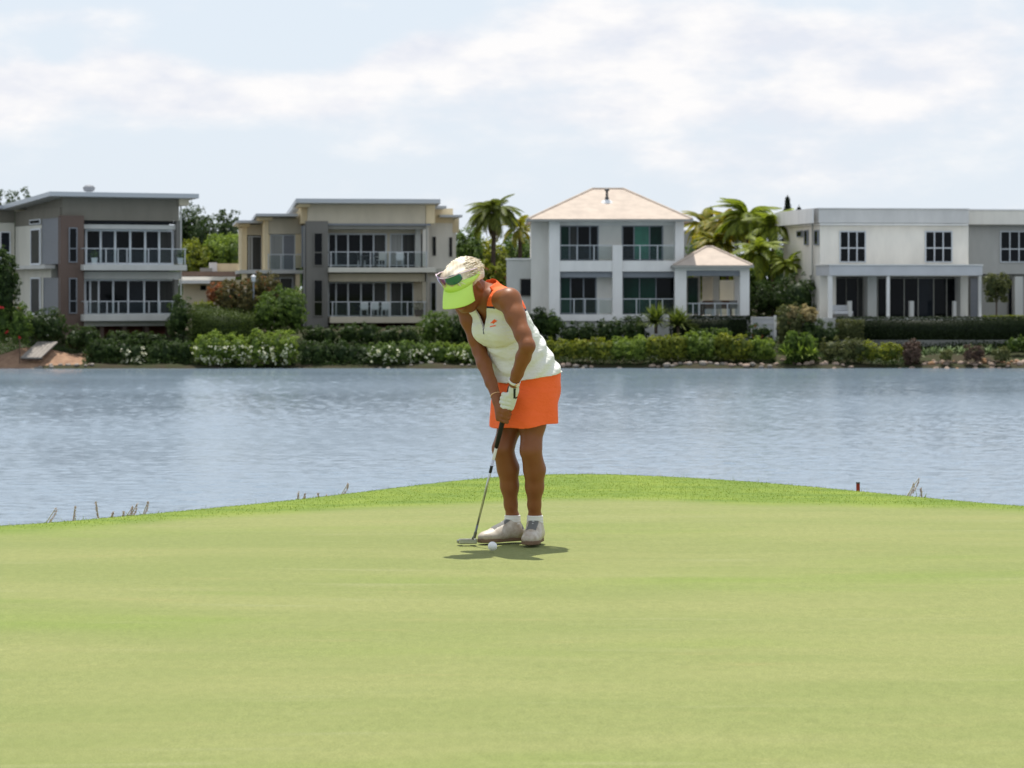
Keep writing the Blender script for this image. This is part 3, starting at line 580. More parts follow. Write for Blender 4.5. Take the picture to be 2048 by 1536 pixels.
# lower storey, set back under the canopy
lv = 1.2
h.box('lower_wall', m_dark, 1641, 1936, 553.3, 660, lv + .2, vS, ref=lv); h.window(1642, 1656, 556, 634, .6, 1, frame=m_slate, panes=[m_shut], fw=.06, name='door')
h.window(1667, 1735, 556, 634, lv, [1667, 1692, 1715, 1735], frame=m_slate, panes=[m_glass, m_glass, m_blind], fw=.05, name='sliding_door')
h.box('column', m_palegrey, 1735.5, 1753.5, 553.5, 640, .1, lv + .1, ref=.1)
h.window(1755, 1920, 556, 634, lv, [1755, 1779, 1808, 1836, 1867, 1893, 1920], frame=m_grey, panes=[m_glass, m_glass, m_glass, m_glass_b, m_glass, m_glass], fw=.06, name='sliding_door')
h.box('column', m_palegrey, 1921, 1936, 553.5, 640, .1, lv + .1, ref=.1); h.raw('patio_floor', m_palegrey, -.8, h.uz(1990, 600)[0], -2.4, lv + .1, GZ - 1.3, h.uz(1800, 636, -2.2)[1])
h.box('low_pillar', m_palegrey, 1820, 1828, 602, 636, -1.4, -1.1, ref=-1.4); h.box('low_pillar', m_palegrey, 1907, 1913, 602, 636, -1.4, -1.1, ref=-1.4); h.box('low_pillar', m_palegrey, 1697, 1704, 602, 636, -1.4, -1.1, ref=-1.4)
# right wing
rv = 3.0
m_wing = render_wall('shaded_wing_render', (.47, .46, .43))  # shade under the wing parapet put into this darker render
h.box('wing_wall', m_wing, 1937.5, 2110, 452, 548, rv, vS + 3, ref=rv); h.box('wing_parapet', m_linen, 1938.5, 2110, 421, 449, rv - .7, vS + 3, ref=rv - .7); h.box('wing_coping', m_white, 1938.5, 2112, 418, 421, rv - .75, vS + 3, ref=rv - .75); h.box('wing_soffit', m_grey, 1937.5, 2110, 449.3, 451.7, rv - .5, rv + 1, ref=rv - .5)
h.window(2001, 2056, 463, 524, rv - .03, 3, 2, m_alu, [m_glass], .07, ysplit=498)
h.box('wing_wall', m_grey, 1937.5, 2110, 548.5, 660, rv + .5, vS + 3, ref=rv); h.window(2016, 2028, 558, 632, rv + .46, 1, frame=m_slate, panes=[m_glass], fw=.05, name='door'); h.window(1940, 1957, 556, 634, rv + .46, 1, frame=m_slate, panes=[m_shut], fw=.05, name='door')
h.box('column', m_palegrey, 2030, 2046, 553, 640, rv - .2, rv + .4, ref=rv - .2)
H4 = h

# ---------------- garage, fences, far grey roof between the houses
g = Fr('low_garage', 366, 196, 3, 'low pale building with a white eave between the two left houses', 'garage')
g.box('wall', m_beige, 366, 486, 560, 640, .3, 8, ref=.3); g.box('roof', m_brown, 360, 470, 543, 553, .2, 8, ref=.2); g.box('fascia', m_linen, 358, 470, 553.3, 561, -.3, .19, ref=-.3); g.box('awning', m_whitep, 358, 420, 561.3, 567, -.9, .2, ref=-.9)
g.box('upper_wall', m_warm, 420, 487, 527, 543, 2.5, 8, ref=2.5); g.box('coping', m_white, 418, 434, 525, 543, 2.3, 2.48, ref=2.3); g.window(401, 412, 571, 580, .26, 1, frame=m_slate, panes=[m_glass], fw=.04); g.box('eave', m_grey, 400, 424, 536, 543, 2.2, 5, ref=2.2)
g = Fr('grey_flat_building', 1372, 240, 0, 'grey flat roofed building just visible behind the palms', 'building')
g.box('wall', m_grey, 1372, 1432, 463, 660, 0, 8); g.box('parapet', m_palegrey, 1370, 1434, 460, 463, -.1, 8.2)
g = Fr('gate_panel', 1503, 166.5, 0, 'light grey gate between the porch hedge and the yellow bush', 'gate')
g.box('panel', m_canopy, 1503, 1550, 634, 680, 0, .05); g.box('post', m_white, 1548, 1553, 631, 695, -.05, .12); g.box('post', m_white, 1500, 1504, 633, 695, -.05, .12)
for i in range(3): g.box('rail', m_palegrey, 1504, 1548, 636 + i * 11, 638 + i * 11, -.03, -.002)
g = Fr('side_fence', 1618, 168.5, 0, 'narrow blue grey fence beside the cream house', 'fence')
for i in range(5): g.box('paling', m_bluegrey, 1618 + i * 4.4, 1621.8 + i * 4.4, 581, 670, 0, .05)
g.box('rail', m_slate, 1618, 1640, 590, 592, .06, .1)

# ---------------- things on balconies and porch
def pot(px, py, Y, hgt, label, leafc, m=m_whitep, w_=.34, ph=.38):
    p = at(px, py, Y); r = empty('potted_plant', tuple(p), 0, label, 'potted plant'); k = hgt
    MB().prism([(-w_ * .38, -w_ * .38, 0), (w_ * .38, -w_ * .38, 0), (w_ * .38, w_ * .38, 0), (-w_ * .38, w_ * .38, 0)], [(-w_ / 2, -w_ / 2, ph), (w_ / 2, -w_ / 2, ph), (w_ / 2, w_ / 2, ph), (-w_ / 2, w_ / 2, ph)]).build('pot', m, r)
    n = 160; P = rng.normal(0, 1, (n, 3)) * np.array([w_ * .33, w_ * .33, k * .28]) + np.array([0, 0, ph + k * .4]); leafmesh('leaves', P, P - np.array([0, 0, ph]), .10, leafc, r)
def leafmesh(name, P, Nr, size, m, parent=None, asp=.5, rnd=None, curl=.25, tagd=None):
    """a mesh of leaf shaped quads (folded diamonds) at P, roughly facing Nr"""
    P = np.asarray(P, float); n = len(P); Nr = np.asarray(Nr, float) + rng.normal(0, .55, (n, 3)) * np.linalg.norm(Nr, axis=1, keepdims=True).mean()
    Nr /= np.linalg.norm(Nr, axis=1, keepdims=True) + 1e-9
    t = rng.normal(0, 1, (n, 3)); t -= Nr * (t * Nr).sum(1, keepdims=True); t /= np.linalg.norm(t, axis=1, keepdims=True) + 1e-9
    b = np.cross(Nr, t); s = (size * rng.uniform(.6, 1.35, n))[:, None] if np.isscalar(size) else np.asarray(size)[:, None]
    A = P - t * s * .5; T = P + t * s * .5 - Nr * s * curl; L = P + b * s * asp * .5 + Nr * s * .08; Q = P - b * s * asp * .5 + Nr * s * .08
    V = np.stack([A, L, T, Q], 1).reshape(-1, 3); I = np.arange(n) * 4
    me = np_mesh(name, V, None, np.concatenate([np.stack([I, I + 1, I + 2], 1), np.stack([I, I + 2, I + 3], 1)]))
    rv = np.clip(rng.normal(.45, .22, n), 0, 1) if rnd is None else np.clip(rnd, 0, 1); set_attr(me, 'rnd', np.repeat(rv, 4))
    return link(name, me, m, parent)
lm_dark = leafmat('dark_leaf', (.018, .036, .010), (.065, .105, .026), .3); lm_mid = leafmat('mid_leaf', (.035, .068, .014), (.15, .22, .045), .35)
lm_lite = leafmat('light_leaf', (.055, .10, .018), (.27, .35, .065), .38); lm_yel = leafmat('yellow_green_leaf', (.055, .085, .012), (.29, .31, .045), .38, (.50, .42, .08))
lm_red = leafmat('red_tip_leaf', (.05, .05, .02), (.14, .12, .035), .3, (.34, .11, .05)); lm_rust = leafmat('rust_leaf', (.12, .05, .02), (.36, .13, .05), .3)
lm_hedge = leafmat('hedge_leaf', (.010, .018, .007), (.032, .050, .014), .12); lm_hedge2 = leafmat('mid_hedge_leaf', (.022, .042, .008), (.11, .15, .028), .15); lm_palmd = leafmat('dark_palm_leaflet', (.045, .062, .014), (.17, .20, .04), .35); lm_strap = leafmat('strap_leaf', (.06, .10, .03), (.30, .37, .20), .25); lm_flower = leafmat('cream_petal', (.55, .55, .38), (.85, .84, .66), .35); lm_olive = leafmat('olive_leaf', (.045, .06, .02), (.16, .17, .06), .3)  # leaf of the sloping hedge is one even mid tone throughout
lm_brownt = leafmat('brown_twig_leaf', (.06, .04, .03), (.17, .11, .08), .2); lm_pine = leafmat('pine_needle', (.018, .030, .018), (.045, .065, .035), .15); lm_dry = leafmat('dry_thatch', (.20, .16, .07), (.50, .42, .22), .3)
m_bark = mat('bark', (.12, .09, .07), .95, .1, noise=(6, .8)); m_red = mat('red_petal', (.55, .03, .03), .6, .3); m_petal = mat('cream_petal_solid', (.8, .8, .62), .6, .3)

pz = lambda fr, px, py, v: (fr.w(*((lambda q: (q[0], v, q[1]))(fr.uz(px, py, v)))))
def pot_on(fr, px, py, v, *a, **k):
    p = pz(fr, px, py, v); Y = p.y; pot(px, py, Y, *a, **k)
pot_on(H1, 189, 528.4, -.6, .45, 'white square pot with a small plant at the left end of the upper left balcony', lm_mid)
pot_on(H1, 361, 528.4, -.6, .45, 'white square pot with a small plant at the right end of the upper left balcony', lm_mid)
pot_on(H2, 838, 633.4, -.3, .75, 'dark planter with leafy plant on the lower beige balcony', lm_red, m=m_brown, w_=.6, ph=.45)
def chair(fr, px, py, v, rz, m, label, group):
    p = pz(fr, px, py, v); r = empty('outdoor_chair', tuple(p), rz, label, 'chair', group)
    MB().box(-.24, .24, -.24, .24, .42, .46).build('seat', m, r, bevel=.01); MB().box(-.24, .24, .22, .26, .47, .92).build('backrest', m, r, bevel=.012)
    for a in (-1, 1):
        for b in (-1, 1): MB().box(a * .21 - .018, a * .21 + .018, b * .21 - .018, b * .21 + .018, 0, .42).build('leg', m_alu, r)
        MB().box(a * .27 - .02, a * .27 + .02, -.22, .22, .62, .66).build('armrest', m, r)
def table(fr, px, py, v, L, m, label):
    p = pz(fr, px, py, v); r = empty('outdoor_table', tuple(p), math.atan2(fr.ud.y, fr.ud.x), label, 'table')
    MB().box(-L / 2, L / 2, -.42, .42, .70, .74).build('tabletop', m, r, bevel=.01)
    for a in (-1, 1):
        for b in (-1, 1): MB().box(a * (L / 2 - .08) - .03, a * (L / 2 - .08) + .03, b * .35 - .03, b * .35 + .03, 0, .70).build('leg', m, r)
table(H2, 748, 633.5, .55, 1.9, m_darkmet, 'dark table behind the white chairs on the lower beige balcony')
for px, n in ((728, 'leftmost'), (749, 'middle'), (770, 'rightmost')): chair(H2, px, 633.5, -.1, math.pi + R(8), m_whitep, n + ' of the three white chairs at the table on the lower beige balcony', 'white balcony chairs')
table(H2, 738, 534.5, .5, 1.0, m_darkmet, 'small dark table on the upper beige balcony')
chair(H2, 761, 534.5, .1, math.pi + R(30), m_palegrey, 'pale grey chair beside the small table on the upper beige balcony', 'chairs on the upper beige balcony'); chair(H2, 800, 534.5, .3, math.pi, m_whitep, 'white chair standing apart at the right of the upper beige balcony', 'chairs on the upper beige balcony'); chair(H2, 723, 534.5, .5, R(100), m_darkmet, 'dark chair left of the small table on the upper beige balcony', 'chairs on the upper beige balcony')
table(q, 1432, 632, 2.0, 1.9, m_timber, 'timber dining table standing in the open porch')
for i, px in enumerate((1418, 1434, 1450, 1466)): chair(q, px, 632, 1.2, math.pi, m_slate if i % 2 else m_timber, ['dark brown chair at the left end of the porch table', 'slate chair second from the left at the porch table', 'dark brown chair third from the left at the porch table', 'slate chair at the right end of the porch table'][i], 'dining chairs in the porch')
# sun lounger under the canopy, lamp post
p = pz(H4, 1685, 636, -1.0); r = empty('patio_lounge', tuple(p), R(8), 'pale blue lounge seat under the left end of the patio canopy', 'lounge seat')
MB().box(-.55, .55, -.35, .35, .22, .42).build('seat_cushion', m_canopy, r, bevel=.03); MB().box(-.55, .55, .3, .45, .42, .75).build('back_cushion', m_canopy, r, bevel=.03); MB().box(-.58, .58, -.38, .48, 0, .2).build('base', m_slate, r)
p = at(507, 668, 165.2); r = empty('lamp_post', tuple(p), 0, 'slim grey lamp post in front of the bushes between the left houses', 'lamp post')
MB().tube([(0, 0, -.2), (0, 0, 3.0)], [.07, .05], 10).build('pole', m_bluegrey, r); MB().lathe([(.05, 3.0), (.12, 3.05), (.14, 3.3), (.16, 3.33), (.03, 3.45)], n=12).build('lantern', m_alu, r)

# ================================================================== VEGETATION
def ico(sub=2):
    bm = bmesh.new(); bmesh.ops.create_icosphere(bm, subdivisions=sub, radius=1)
    V = np.array([v.co[:] for v in bm.verts]); F = np.array([[v.index for v in f.verts] for f in bm.faces]); bm.free(); return V, F
ICV, ICF = ico(3)
def crown_points(blobs, dens, clump=.30, fill=.48, seed=0, boxy=0):
    """leaf positions: little clumps scattered over (and a few inside) a union of ellipsoids; returns P, outward"""
    r = np.random.default_rng(seed); PP, NN = [], []
    for bi, (c, rad) in enumerate(blobs):
        c = np.array(c); rad = np.array(rad); area = 4 * math.pi * (rad.prod() ** (2 / 3)); nc = max(6, int(area / (clump ** 2) * 1.1)); d = r.normal(0, 1, (nc, 3)); d /= np.linalg.norm(d, axis=1)[:, None]
        if boxy: d = d / (np.abs(d) ** boxy).sum(1)[:, None] ** (1 / boxy)
        q = np.where(r.random(nc) < fill, r.uniform(.45, .9, nc), r.uniform(.86, 1.06, nc) + .10 * pnoise(d * 3 + bi, 1, bi))[:, None]
        C = c + d * rad * q
        inside = np.zeros(nc, bool)
        for bj, (c2, r2) in enumerate(blobs):
            if bj != bi: inside |= (((C - np.array(c2)) / np.array(r2)) ** 2).sum(1) < .55
        C, dd = C[~inside], d[~inside]
        m = max(4, int(dens * clump ** 2 * 1.6)); o = r.normal(0, 1, (len(C), m, 3)); o /= np.linalg.norm(o, axis=2, keepdims=True)
        sz = clump * r.uniform(.35, .75, (len(C), 1, 1)); P = C[:, None] + o * sz * r.uniform(.5, 1, (len(C), m, 1)) * np.array([1, 1, .8])
        PP.append(P.reshape(-1, 3)); NN.append((o * .6 + dd[:, None] * .7 + np.array([0, 0, .35])).reshape(-1, 3))
    return np.concatenate(PP), np.concatenate(NN)
def core_mesh(blobs, sc=.80, seed=0):
    Vs, Fs, b = [], [], 0
    for i, (c, r) in enumerate(blobs):
        v = ICV * (1 + .10 * pnoise(ICV * 2.5 + i * 3, 1, seed)[:, None]); Vs.append(v * np.array(r) * sc + np.array(c)); Fs.append(ICF + b); b += len(ICV)
    return np.concatenate(Vs), np.concatenate(Fs)
VEG = 0
def shrub(name, px0, px1, ptop, pbot, Y, label, m, cat='shrub', leaf=.12, dens=150, clump=.30, nb=None, depth=None, group=None, flowers=0, fm=None, seed=None, trunk=0, asp=.5, core=.64, flat=0, fside=None, fsize=.14):
    """bush whose outline fills the pixel box at distance Y"""
    global VEG; VEG += 1; sd = VEG if seed is None else seed; r = np.random.default_rng(100 + sd)
    a, b = at(px0, pbot, Y), at(px1, ptop, Y); W, H = b.x - a.x, (b.z - a.z) * 1.05; D = depth or min(max(H * .9, .8), 2.2); cx = (a.x + b.x) / 2
    root = empty(name, (cx, Y, a.z), 0, label, cat, group); n = nb or max(2, int(round(W / (H * .75))) + 1); blobs = []
    z0 = trunk * H
    for i in range(n):
        u = ((i + .5) / n - .5) * W * .80 if n > 1 else 0; hh = (H - z0) * (1 if n < 3 else r.uniform(.86, 1.0)); rx = W / n * .72 * r.uniform(.9, 1.1)
        if n > 1 and i in (0, n - 1): rx = min(rx, W / 2 - abs(u)) if W / 2 - abs(u) > .15 else rx
        blobs.append(((u, r.uniform(-.12, .12) * D, z0 + hh * .48), (max(rx, .15), D * .5, hh * .52)))
    for _ in range(max(1, n)):
        j = r.integers(0, n); c, rr = blobs[j]; s_ = r.uniform(.35, .55)
        blobs.append(((c[0] + r.uniform(-.5, .5) * rr[0], c[1] - r.uniform(.2, .6) * rr[1], c[2] + r.uniform(-.3, .45) * rr[2]), (rr[0] * s_ + .05, rr[1] * s_, rr[2] * s_)))
    P, Nn = crown_points(blobs, dens, clump, seed=sd); P[:, 2] = np.maximum(P[:, 2], .02)
    rv = np.clip(rng.normal(.45, .2, len(P)) + .22 * pnoise(P, 1.3, sd), 0, 1)
    leafmesh('foliage', P, Nn, leaf, m, root, asp, rnd=rv)
    v, f = core_mesh(blobs, core, sd); me = np_mesh('dark_filler_core', v, None, f); set_attr(me, 'rnd', np.full(len(v), .12)); link('dark_filler_core', me, m, root)  # solid core against see-through; shade inside the crown put into its dark tone
    if trunk:
        mb = MB(); mb.tube([(0, 0, -.2), (.05 * W, 0, z0 * .6), (0, 0, z0 + .25 * H)], [.06 * W ** .5 + .03, .05 * W ** .5, .03], 8); mb.build('trunk', m_bark, root)
        for k in range(4): g = k * 1.6 + r.uniform(0, 1); MB().tube([(0, 0, z0 * .8), (math.cos(g) * W * .15, math.sin(g) * W * .12, z0 + .2 * H), (math.cos(g) * W * .28, math.sin(g) * W * .2, z0 + .5 * H)], [.05, .04, .02], 6).build('limb', m_bark, root)
    if flowers:
        k = r.choice(len(P), min(len(P) * 2, flowers * 14)); c = P[k]; front = (c[:, 1] < -.02 * D)
        if fside is not None: front &= (c[:, 0] > fside[0] * W) & (c[:, 0] < fside[1] * W) & (c[:, 2] < fside[2] * H)
        c = c[front][:flowers]; c = np.repeat(c, 4, 0) + rng.normal(0, .05, (len(c) * 4, 3)) + np.array([0, -.10, .02]); leafmesh('flowers', c, np.tile([0, -.7, .7], (len(c), 1)), fsize, fm or lm_flower, root, .8)['kind'] = 'stuff'
    return root
def hedge(px0, px1, pt0, pt1, pbot, Y, D, label, m, top=None, leaf=.09, dens=420, group=None, wob=.05, rise=0.0):
    """clipped hedge; its top edge runs from pt0 to pt1"""
    a, b = at(px0, pbot, Y), at(px1, pbot, Y); z0, z1 = at(px0, pt0, Y).z - a.z, at(px1, pt1, Y).z - a.z; L = b.x - a.x
    root = empty('clipped_hedge', (a.x, Y, a.z), 0, label, 'hedge', group)
    n = int(dens * L * (max(z0, z1) + D)); r = rng.random((n, 3)); face = rng.random(n); H = z0 + (z1 - z0) * r[:, 0]
    x = r[:, 0] * L; y = r[:, 1] * D; z = r[:, 2] * H; Nn = np.zeros((n, 3)); pf = .5; k = face < pf; y[k] = 0; Nn[k, 1] = -1; H = H + rise * (y / D); k = (face >= pf) & (face < .88); z[k] = H[k]; Nn[k, 2] = 1; k = face >= .88; e = rng.random(n) < .5; x[k & e] = 0; x[k & ~e] = L; Nn[k & e, 0] = -1; Nn[k & ~e, 0] = 1
    P = np.stack([x, y, z], 1); w_ = wob * pnoise(P, 1.6, len(label)) + rng.normal(0, .02, n) - .20 * rng.random(n) ** 1.5; P += Nn * w_[:, None]
    leafmesh('foliage', P, Nn, leaf, m, root, .55)
    e = .21; me = np_mesh('dark_filler_core', [(e, e, 0), (L - e, e, 0), (L - e, D - e, 0), (e, D - e, 0), (e, e, z0 - e), (L - e, e, z1 - e), (L - e, D - e, z1 - e + rise), (e, D - e, z0 - e + rise)], [(0, 3, 2, 1), (4, 5, 6, 7), (0, 1, 5, 4), (1, 2, 6, 5), (2, 3, 7, 6), (3, 0, 4, 7)])
    set_attr(me, 'rnd', np.full(8, .1)); link('dark_filler_core', me, m, root); return root  # added solid core blocks the view; inner shade is in its dark tone

YB = 159.6
# shore row
shrub('shore_shrub', 168, 300, 677, 731, YB, 'low dark shrub with cream flowers beside the bare sandy bank', lm_dark, flowers=48, fside=(.08, .5, .62), nb=4)
shrub('shore_shrub', 292, 392, 678, 731, YB, 'dark low shrub under the right end of the taupe house', lm_dark, nb=4)
shrub('shore_shrub', 384, 500, 664, 730, YB - .4, 'bright green flowering shrub below the clipped sloping hedge', lm_lite, flowers=70, fside=(-.5, .5, .55), nb=4)
shrub('shore_shrub', 492, 600, 661, 730, YB - .3, 'bright green flowering shrub in front of the lamp post', lm_lite, flowers=75, fside=(-.5, .5, .55), nb=4)
shrub('shore_shrub', 596, 672, 683, 731, YB, 'dark low shrub at the foot of the slate corner tower', lm_dark, nb=3); shrub('shore_shrub', 664, 748, 684, 731, YB + .2, 'dark low shrub under the left half of the beige balconies', lm_dark, nb=3)
shrub('shore_shrub', 738, 800, 683, 729, YB - .3, 'light green shrub with cream flowers below the beige balconies', lm_mid, flowers=34, fside=(-.5, .5, .7), nb=3)
shrub('shore_shrub', 792, 866, 682, 729, YB - .3, 'light green flowering shrub left of the golfer, second from her', lm_mid, flowers=34, fside=(-.5, .5, .6), nb=3); shrub('shore_shrub', 858, 962, 684, 728, YB - .3, 'light green shrub right beside the golfer\'s right arm', lm_lite, flowers=26, fside=(-.5, .5, .6), nb=4)
shrub('shore_shrub', 1060, 1150, 676, 719, YB, 'yellow green shrub just right of the golfer\'s back', lm_yel, nb=4)
for i, (a, b, t) in enumerate(((1140, 1225, 676), (1212, 1300, 670), (1290, 1372, 668), (1362, 1440, 664), (1428, 1502, 668), (1486, 1552, 676))):
    shrub('shore_shrub', a, b, t, 719, YB + .1 * (i % 2), 'yellow green rounded shrub ' + ['below the left windows of the white house', 'below the middle of the white house', 'below the tufted plants and porch', 'below the porch, topped by pale leaves', 'below the right porch column', 'beside the gap in the shore planting'][i], lm_yel if i % 2 == 0 else lm_lite, nb=3, dens=190, group=None)
shrub('strappy_shrub', 1562, 1636, 668, 728, YB - .2, 'dark glossy shrub at the water right of the gap', lm_mid, nb=2, leaf=.2, asp=.3)
shrub('shore_shrub', 1642, 1735, 677, 720, YB, 'olive yellow shrub on the rocky shore below the long hedge', lm_olive, nb=3); shrub('shore_shrub', 1712, 1806, 684, 722, YB - .2, 'bright yellow green spreading shrub above the pink rocks', lm_yel, nb=3)
shrub('twiggy_shrub', 1806, 1842, 682, 729, YB - .1, 'reddish brown bare twiggy shrub between rocks', lm_brownt, nb=2, leaf=.09, dens=420, clump=.22, core=.35)
for a, b, t, bo, l in ((1926, 1968, 692, 722, 'small rust brown shrub among the flax plants'), (1985, 2020, 696, 722, 'small brownish shrub on the rocks near the right edge'), (1880, 1905, 702, 720, 'tiny brownish shrub under the flax plants')): shrub('low_shrub', a, b, t, bo, YB - .6, l, lm_brownt if 'rust' in l else lm_olive, nb=2, leaf=.10, dens=320, clump=.2, core=.4)
shrub('low_shrub', 2015, 2075, 673, 702, YB + 2.2, 'dark low shrub at the right edge above the flax plants', lm_mid, nb=2)
# second row and foundation planting
hedge(376, 508, 624, 636, 690, 162.6, 2.6, 'clipped hedge with a sloping sunlit top left of the lamp post', lm_hedge2, wob=.06, rise=.50)
shrub('red_tip_bush', 432, 520, 566, 650, 166, 'rounded bush with red young leaves left of the lamp post', lm_red, nb=2, leaf=.14); shrub('red_tip_bush', 497, 562, 548, 620, 167, 'taller red tipped bush behind the lamp post', lm_red, nb=2)
shrub('dark_bush', 510, 615, 577, 668, 164.8, 'large dark bush with light top beside the slate tower', lm_mid, nb=3, depth=3); shrub('rust_shrub', 420, 444, 566, 612, 166.5, 'narrow orange leaved shrub left of the red tipped bush', lm_rust, nb=1); shrub('yellow_shrub', 392, 426, 603, 625, 165.6, 'small yellow green shrub above the clipped hedge', lm_yel, nb=1)
shrub('dark_bush', 340, 378, 596, 680, 163.6, 'climbing shrub at the right corner of the lower left balcony', lm_dark, nb=1)
for a, b, t, l in ((604, 680, 652, 'dark shrub against the foot of the slate tower'), (670, 760, 648, 'dark shrub under the lower beige balcony, left part'), (750, 842, 654, 'dark shrub under the lower beige balcony, right part')): shrub('foundation_shrub', a, b, t, 692, 165.5, l, lm_dark, nb=2)
shrub('garden_bush', 838, 905, 626, 694, 164, 'rounded green bush left of the golfer at shore height', lm_mid, nb=2, flowers=5); shrub('garden_bush', 890, 955, 634, 694, 164.4, 'dark green bush directly behind the golfer\'s chest', lm_dark, nb=2)
shrub('garden_bush', 1066, 1100, 618, 676, 165.3, 'dark shrub at the left corner of the white house', lm_dark, nb=1); shrub('garden_bush', 1092, 1120, 624, 672, 165, 'small round shrub against the left column of the white house', lm_mid, nb=1)
for a, b, t, l in ((1118, 1200, 646, 'dark low shrub under the left half of the white house'), (1190, 1250, 640, 'dark low shrub under the centre column of the white house'), (1240, 1296, 634, 'dark shrub left of the tufted plants')): shrub('foundation_shrub', a, b, t, 690, 164.3, l, lm_dark, nb=2, flowers=3 if a > 1200 else 0, fm=lm_rust)
hedge(1340, 1502, 632, 632, 676, 164.6, .9, 'dark clipped hedge in front of the porch', lm_hedge)
shrub('foundation_shrub', 1380, 1470, 655, 690, 163.6, 'blue green low shrub in front of the porch hedge', lm_mid, nb=3); shrub('foundation_shrub', 1500, 1536, 650, 690, 164, 'small dark shrub in front of the light grey gate', lm_dark, nb=1, flowers=4, fm=lm_rust)
shrub('background_bush', 1502, 1580, 566, 634, 170, 'dark bush under the palms right of the porch', lm_dark, nb=2, depth=2.5); shrub('background_bush', 1568, 1622, 553, 634, 168.5, 'dark rounded bush against the corner of the cream house', lm_dark, nb=1)
shrub('yellow_bush', 1552, 1608, 612, 690, 163.4, 'olive yellow bush right of the grey gate', lm_olive, nb=2); shrub('dry_topped_bush', 1568, 1632, 612, 652, 163.2, 'bush with a straw coloured drooping top', lm_dry, nb=2, leaf=.16); shrub('dark_bush', 1596, 1678, 640, 700, 162.8, 'dark bush sloping down to the long clipped hedge', lm_dark, nb=3)
hedge(1676, 2110, 634, 633, 680, 163.2, 1.1, 'long dark clipped hedge in front of the cream house', lm_hedge, dens=340); hedge(1672, 1729, 640, 640, 680, 162.6, .5, 'lower clipped hedge section with yellow top at the left end of the long hedge', lm_olive)
hedge(1968, 2110, 631, 630, 640, 164.4, .6, 'yellow topped hedge strip behind the long dark hedge', lm_yel)
shrub('topiary_tree', 1966, 2020, 549, 604, 166, 'small round topiary tree right of the patio canopy', lm_olive, cat='tree', nb=2, trunk=0.0, leaf=.13, core=.6, depth=1.4)
_r = at(1993, 634, 166); o = MB().tube([(_r.x, 166, _r.z), (_r.x, 166, at(1993, 590, 166).z)], .05, 8).build('trunk', m_bark); _t = [x for x in COL.objects if x.name.startswith('topiary_tree')][0]
o.parent = _t; o.matrix_parent_inverse = Matrix.Translation(_t.location).inverted()
# left edge
shrub('dark_tree', -60, 36, 508, 700, 160.5, 'dark leafy tree cut by the left edge of the picture', lm_dark, cat='tree', nb=2, depth=3, trunk=.25, leaf=.16)
shrub('flowering_bush', -20, 66, 612, 686, 159.8, 'bush with a few red flowers at the left edge', lm_mid, nb=2, flowers=5, fm=m_red, fsize=.16); shrub('dark_bush', 56, 132, 622, 690, 161, 'dark bush at the foot of the brown corner tower', lm_dark, nb=2); shrub('dark_bush', 126, 200, 654, 706, 161.2, 'dark shaded shrub under the lower left balcony', lm_dark, nb=2)
for a, b in ((205, 270), (262, 330)): shrub('foundation_shrub', a, b, 664, 700, 162, 'dark shrub in front of the brick base, ' + ('under the balcony pot' if a < 250 else 'further right'), lm_dark, nb=2)
lm_cyc = leafmat('cycad_leaf', (.03, .055, .012), (.16, .20, .04), .3)
# tufted plants (many narrow blades from one point)
def tuft(px, pbot, Y, hgt, n, wd, m, label, name='tufted_plant', cat='plant', group=None, spread=1.0, stem=0.0):
    p = at(px, pbot, Y); r = empty(name, tuple(p), 0, label, cat, group); V, F, rv = [], [], []
    for i in range(n):
        g = rng.uniform(0, 6.28); el = rng.uniform(.25, 1.35); L = hgt * rng.uniform(.75, 1.15); d = np.array([math.cos(g) * math.cos(el) * spread, math.sin(g) * math.cos(el) * spread, math.sin(el)]); sd = np.array([-math.sin(g), math.cos(g), 0]) * wd
        b = len(V); q = rng.random()
        for k in range(5):
            t = k / 4; c = d * L * t + np.array([0, 0, stem - .45 * L * math.cos(el) * t * t]); wk = (1 - t ** 2) * (.5 + t) if k < 4 else .05
            V += [c + sd * wk, c - sd * wk]; rv += [q, q]
        for k in range(4): F.append((b + 2 * k, b + 2 * k + 1, b + 2 * k + 3, b + 2 * k + 2))
    me = np_mesh('leaves', V, F); set_attr(me, 'rnd', rv); link('leaves', me, m, r)
    if stem: MB().tube([(0, 0, -.1), (0, 0, stem)], [.10, .08], 8).build('stem', m_bark, r)
    return r
for i, (px, py) in enumerate(((1850, 712), (1868, 708), (1884, 711), (1902, 706), (1922, 708), (1940, 706), (1958, 710), (1978, 707), (1996, 712))):
    tuft(px, py, YB + .3, .62, 46, .045, lm_strap, ['pale flax plant at the left end of the row on the rocks', 'pale flax plant second from the left on the rocks', 'pale flax plant third from the left on the rocks', 'pale flax plant fourth from the left on the rocks', 'pale flax plant in the middle of the row', 'pale flax plant fourth from the right on the rocks', 'pale flax plant third from the right on the rocks', 'pale flax plant second from the right on the rocks', 'pale flax plant at the right end of the row on the rocks'][i], 'flax_plant', group='flax plants on the rocky shore')
tuft(1312, 664, 163.4, 1.45, 260, .05, lm_cyc, 'left of the two tufted cycads in front of the white house', 'cycad', group='cycads by the white house', stem=.45); tuft(1356, 666, 163.6, 1.4, 260, .05, lm_cyc, 'right of the two tufted cycads in front of the white house', 'cycad', group='cycads by the white house', stem=.4)
for i, px in enumerate((1575, 1600, 1622)): tuft(px, 712, YB - .9, .95, 60, .04, lm_lite, ['strappy plant at the left', 'strappy plant in the middle', 'strappy plant at the right'][i] + ' of the dark shrub by the gap', 'strappy_plant', group='strappy plants by the gap')

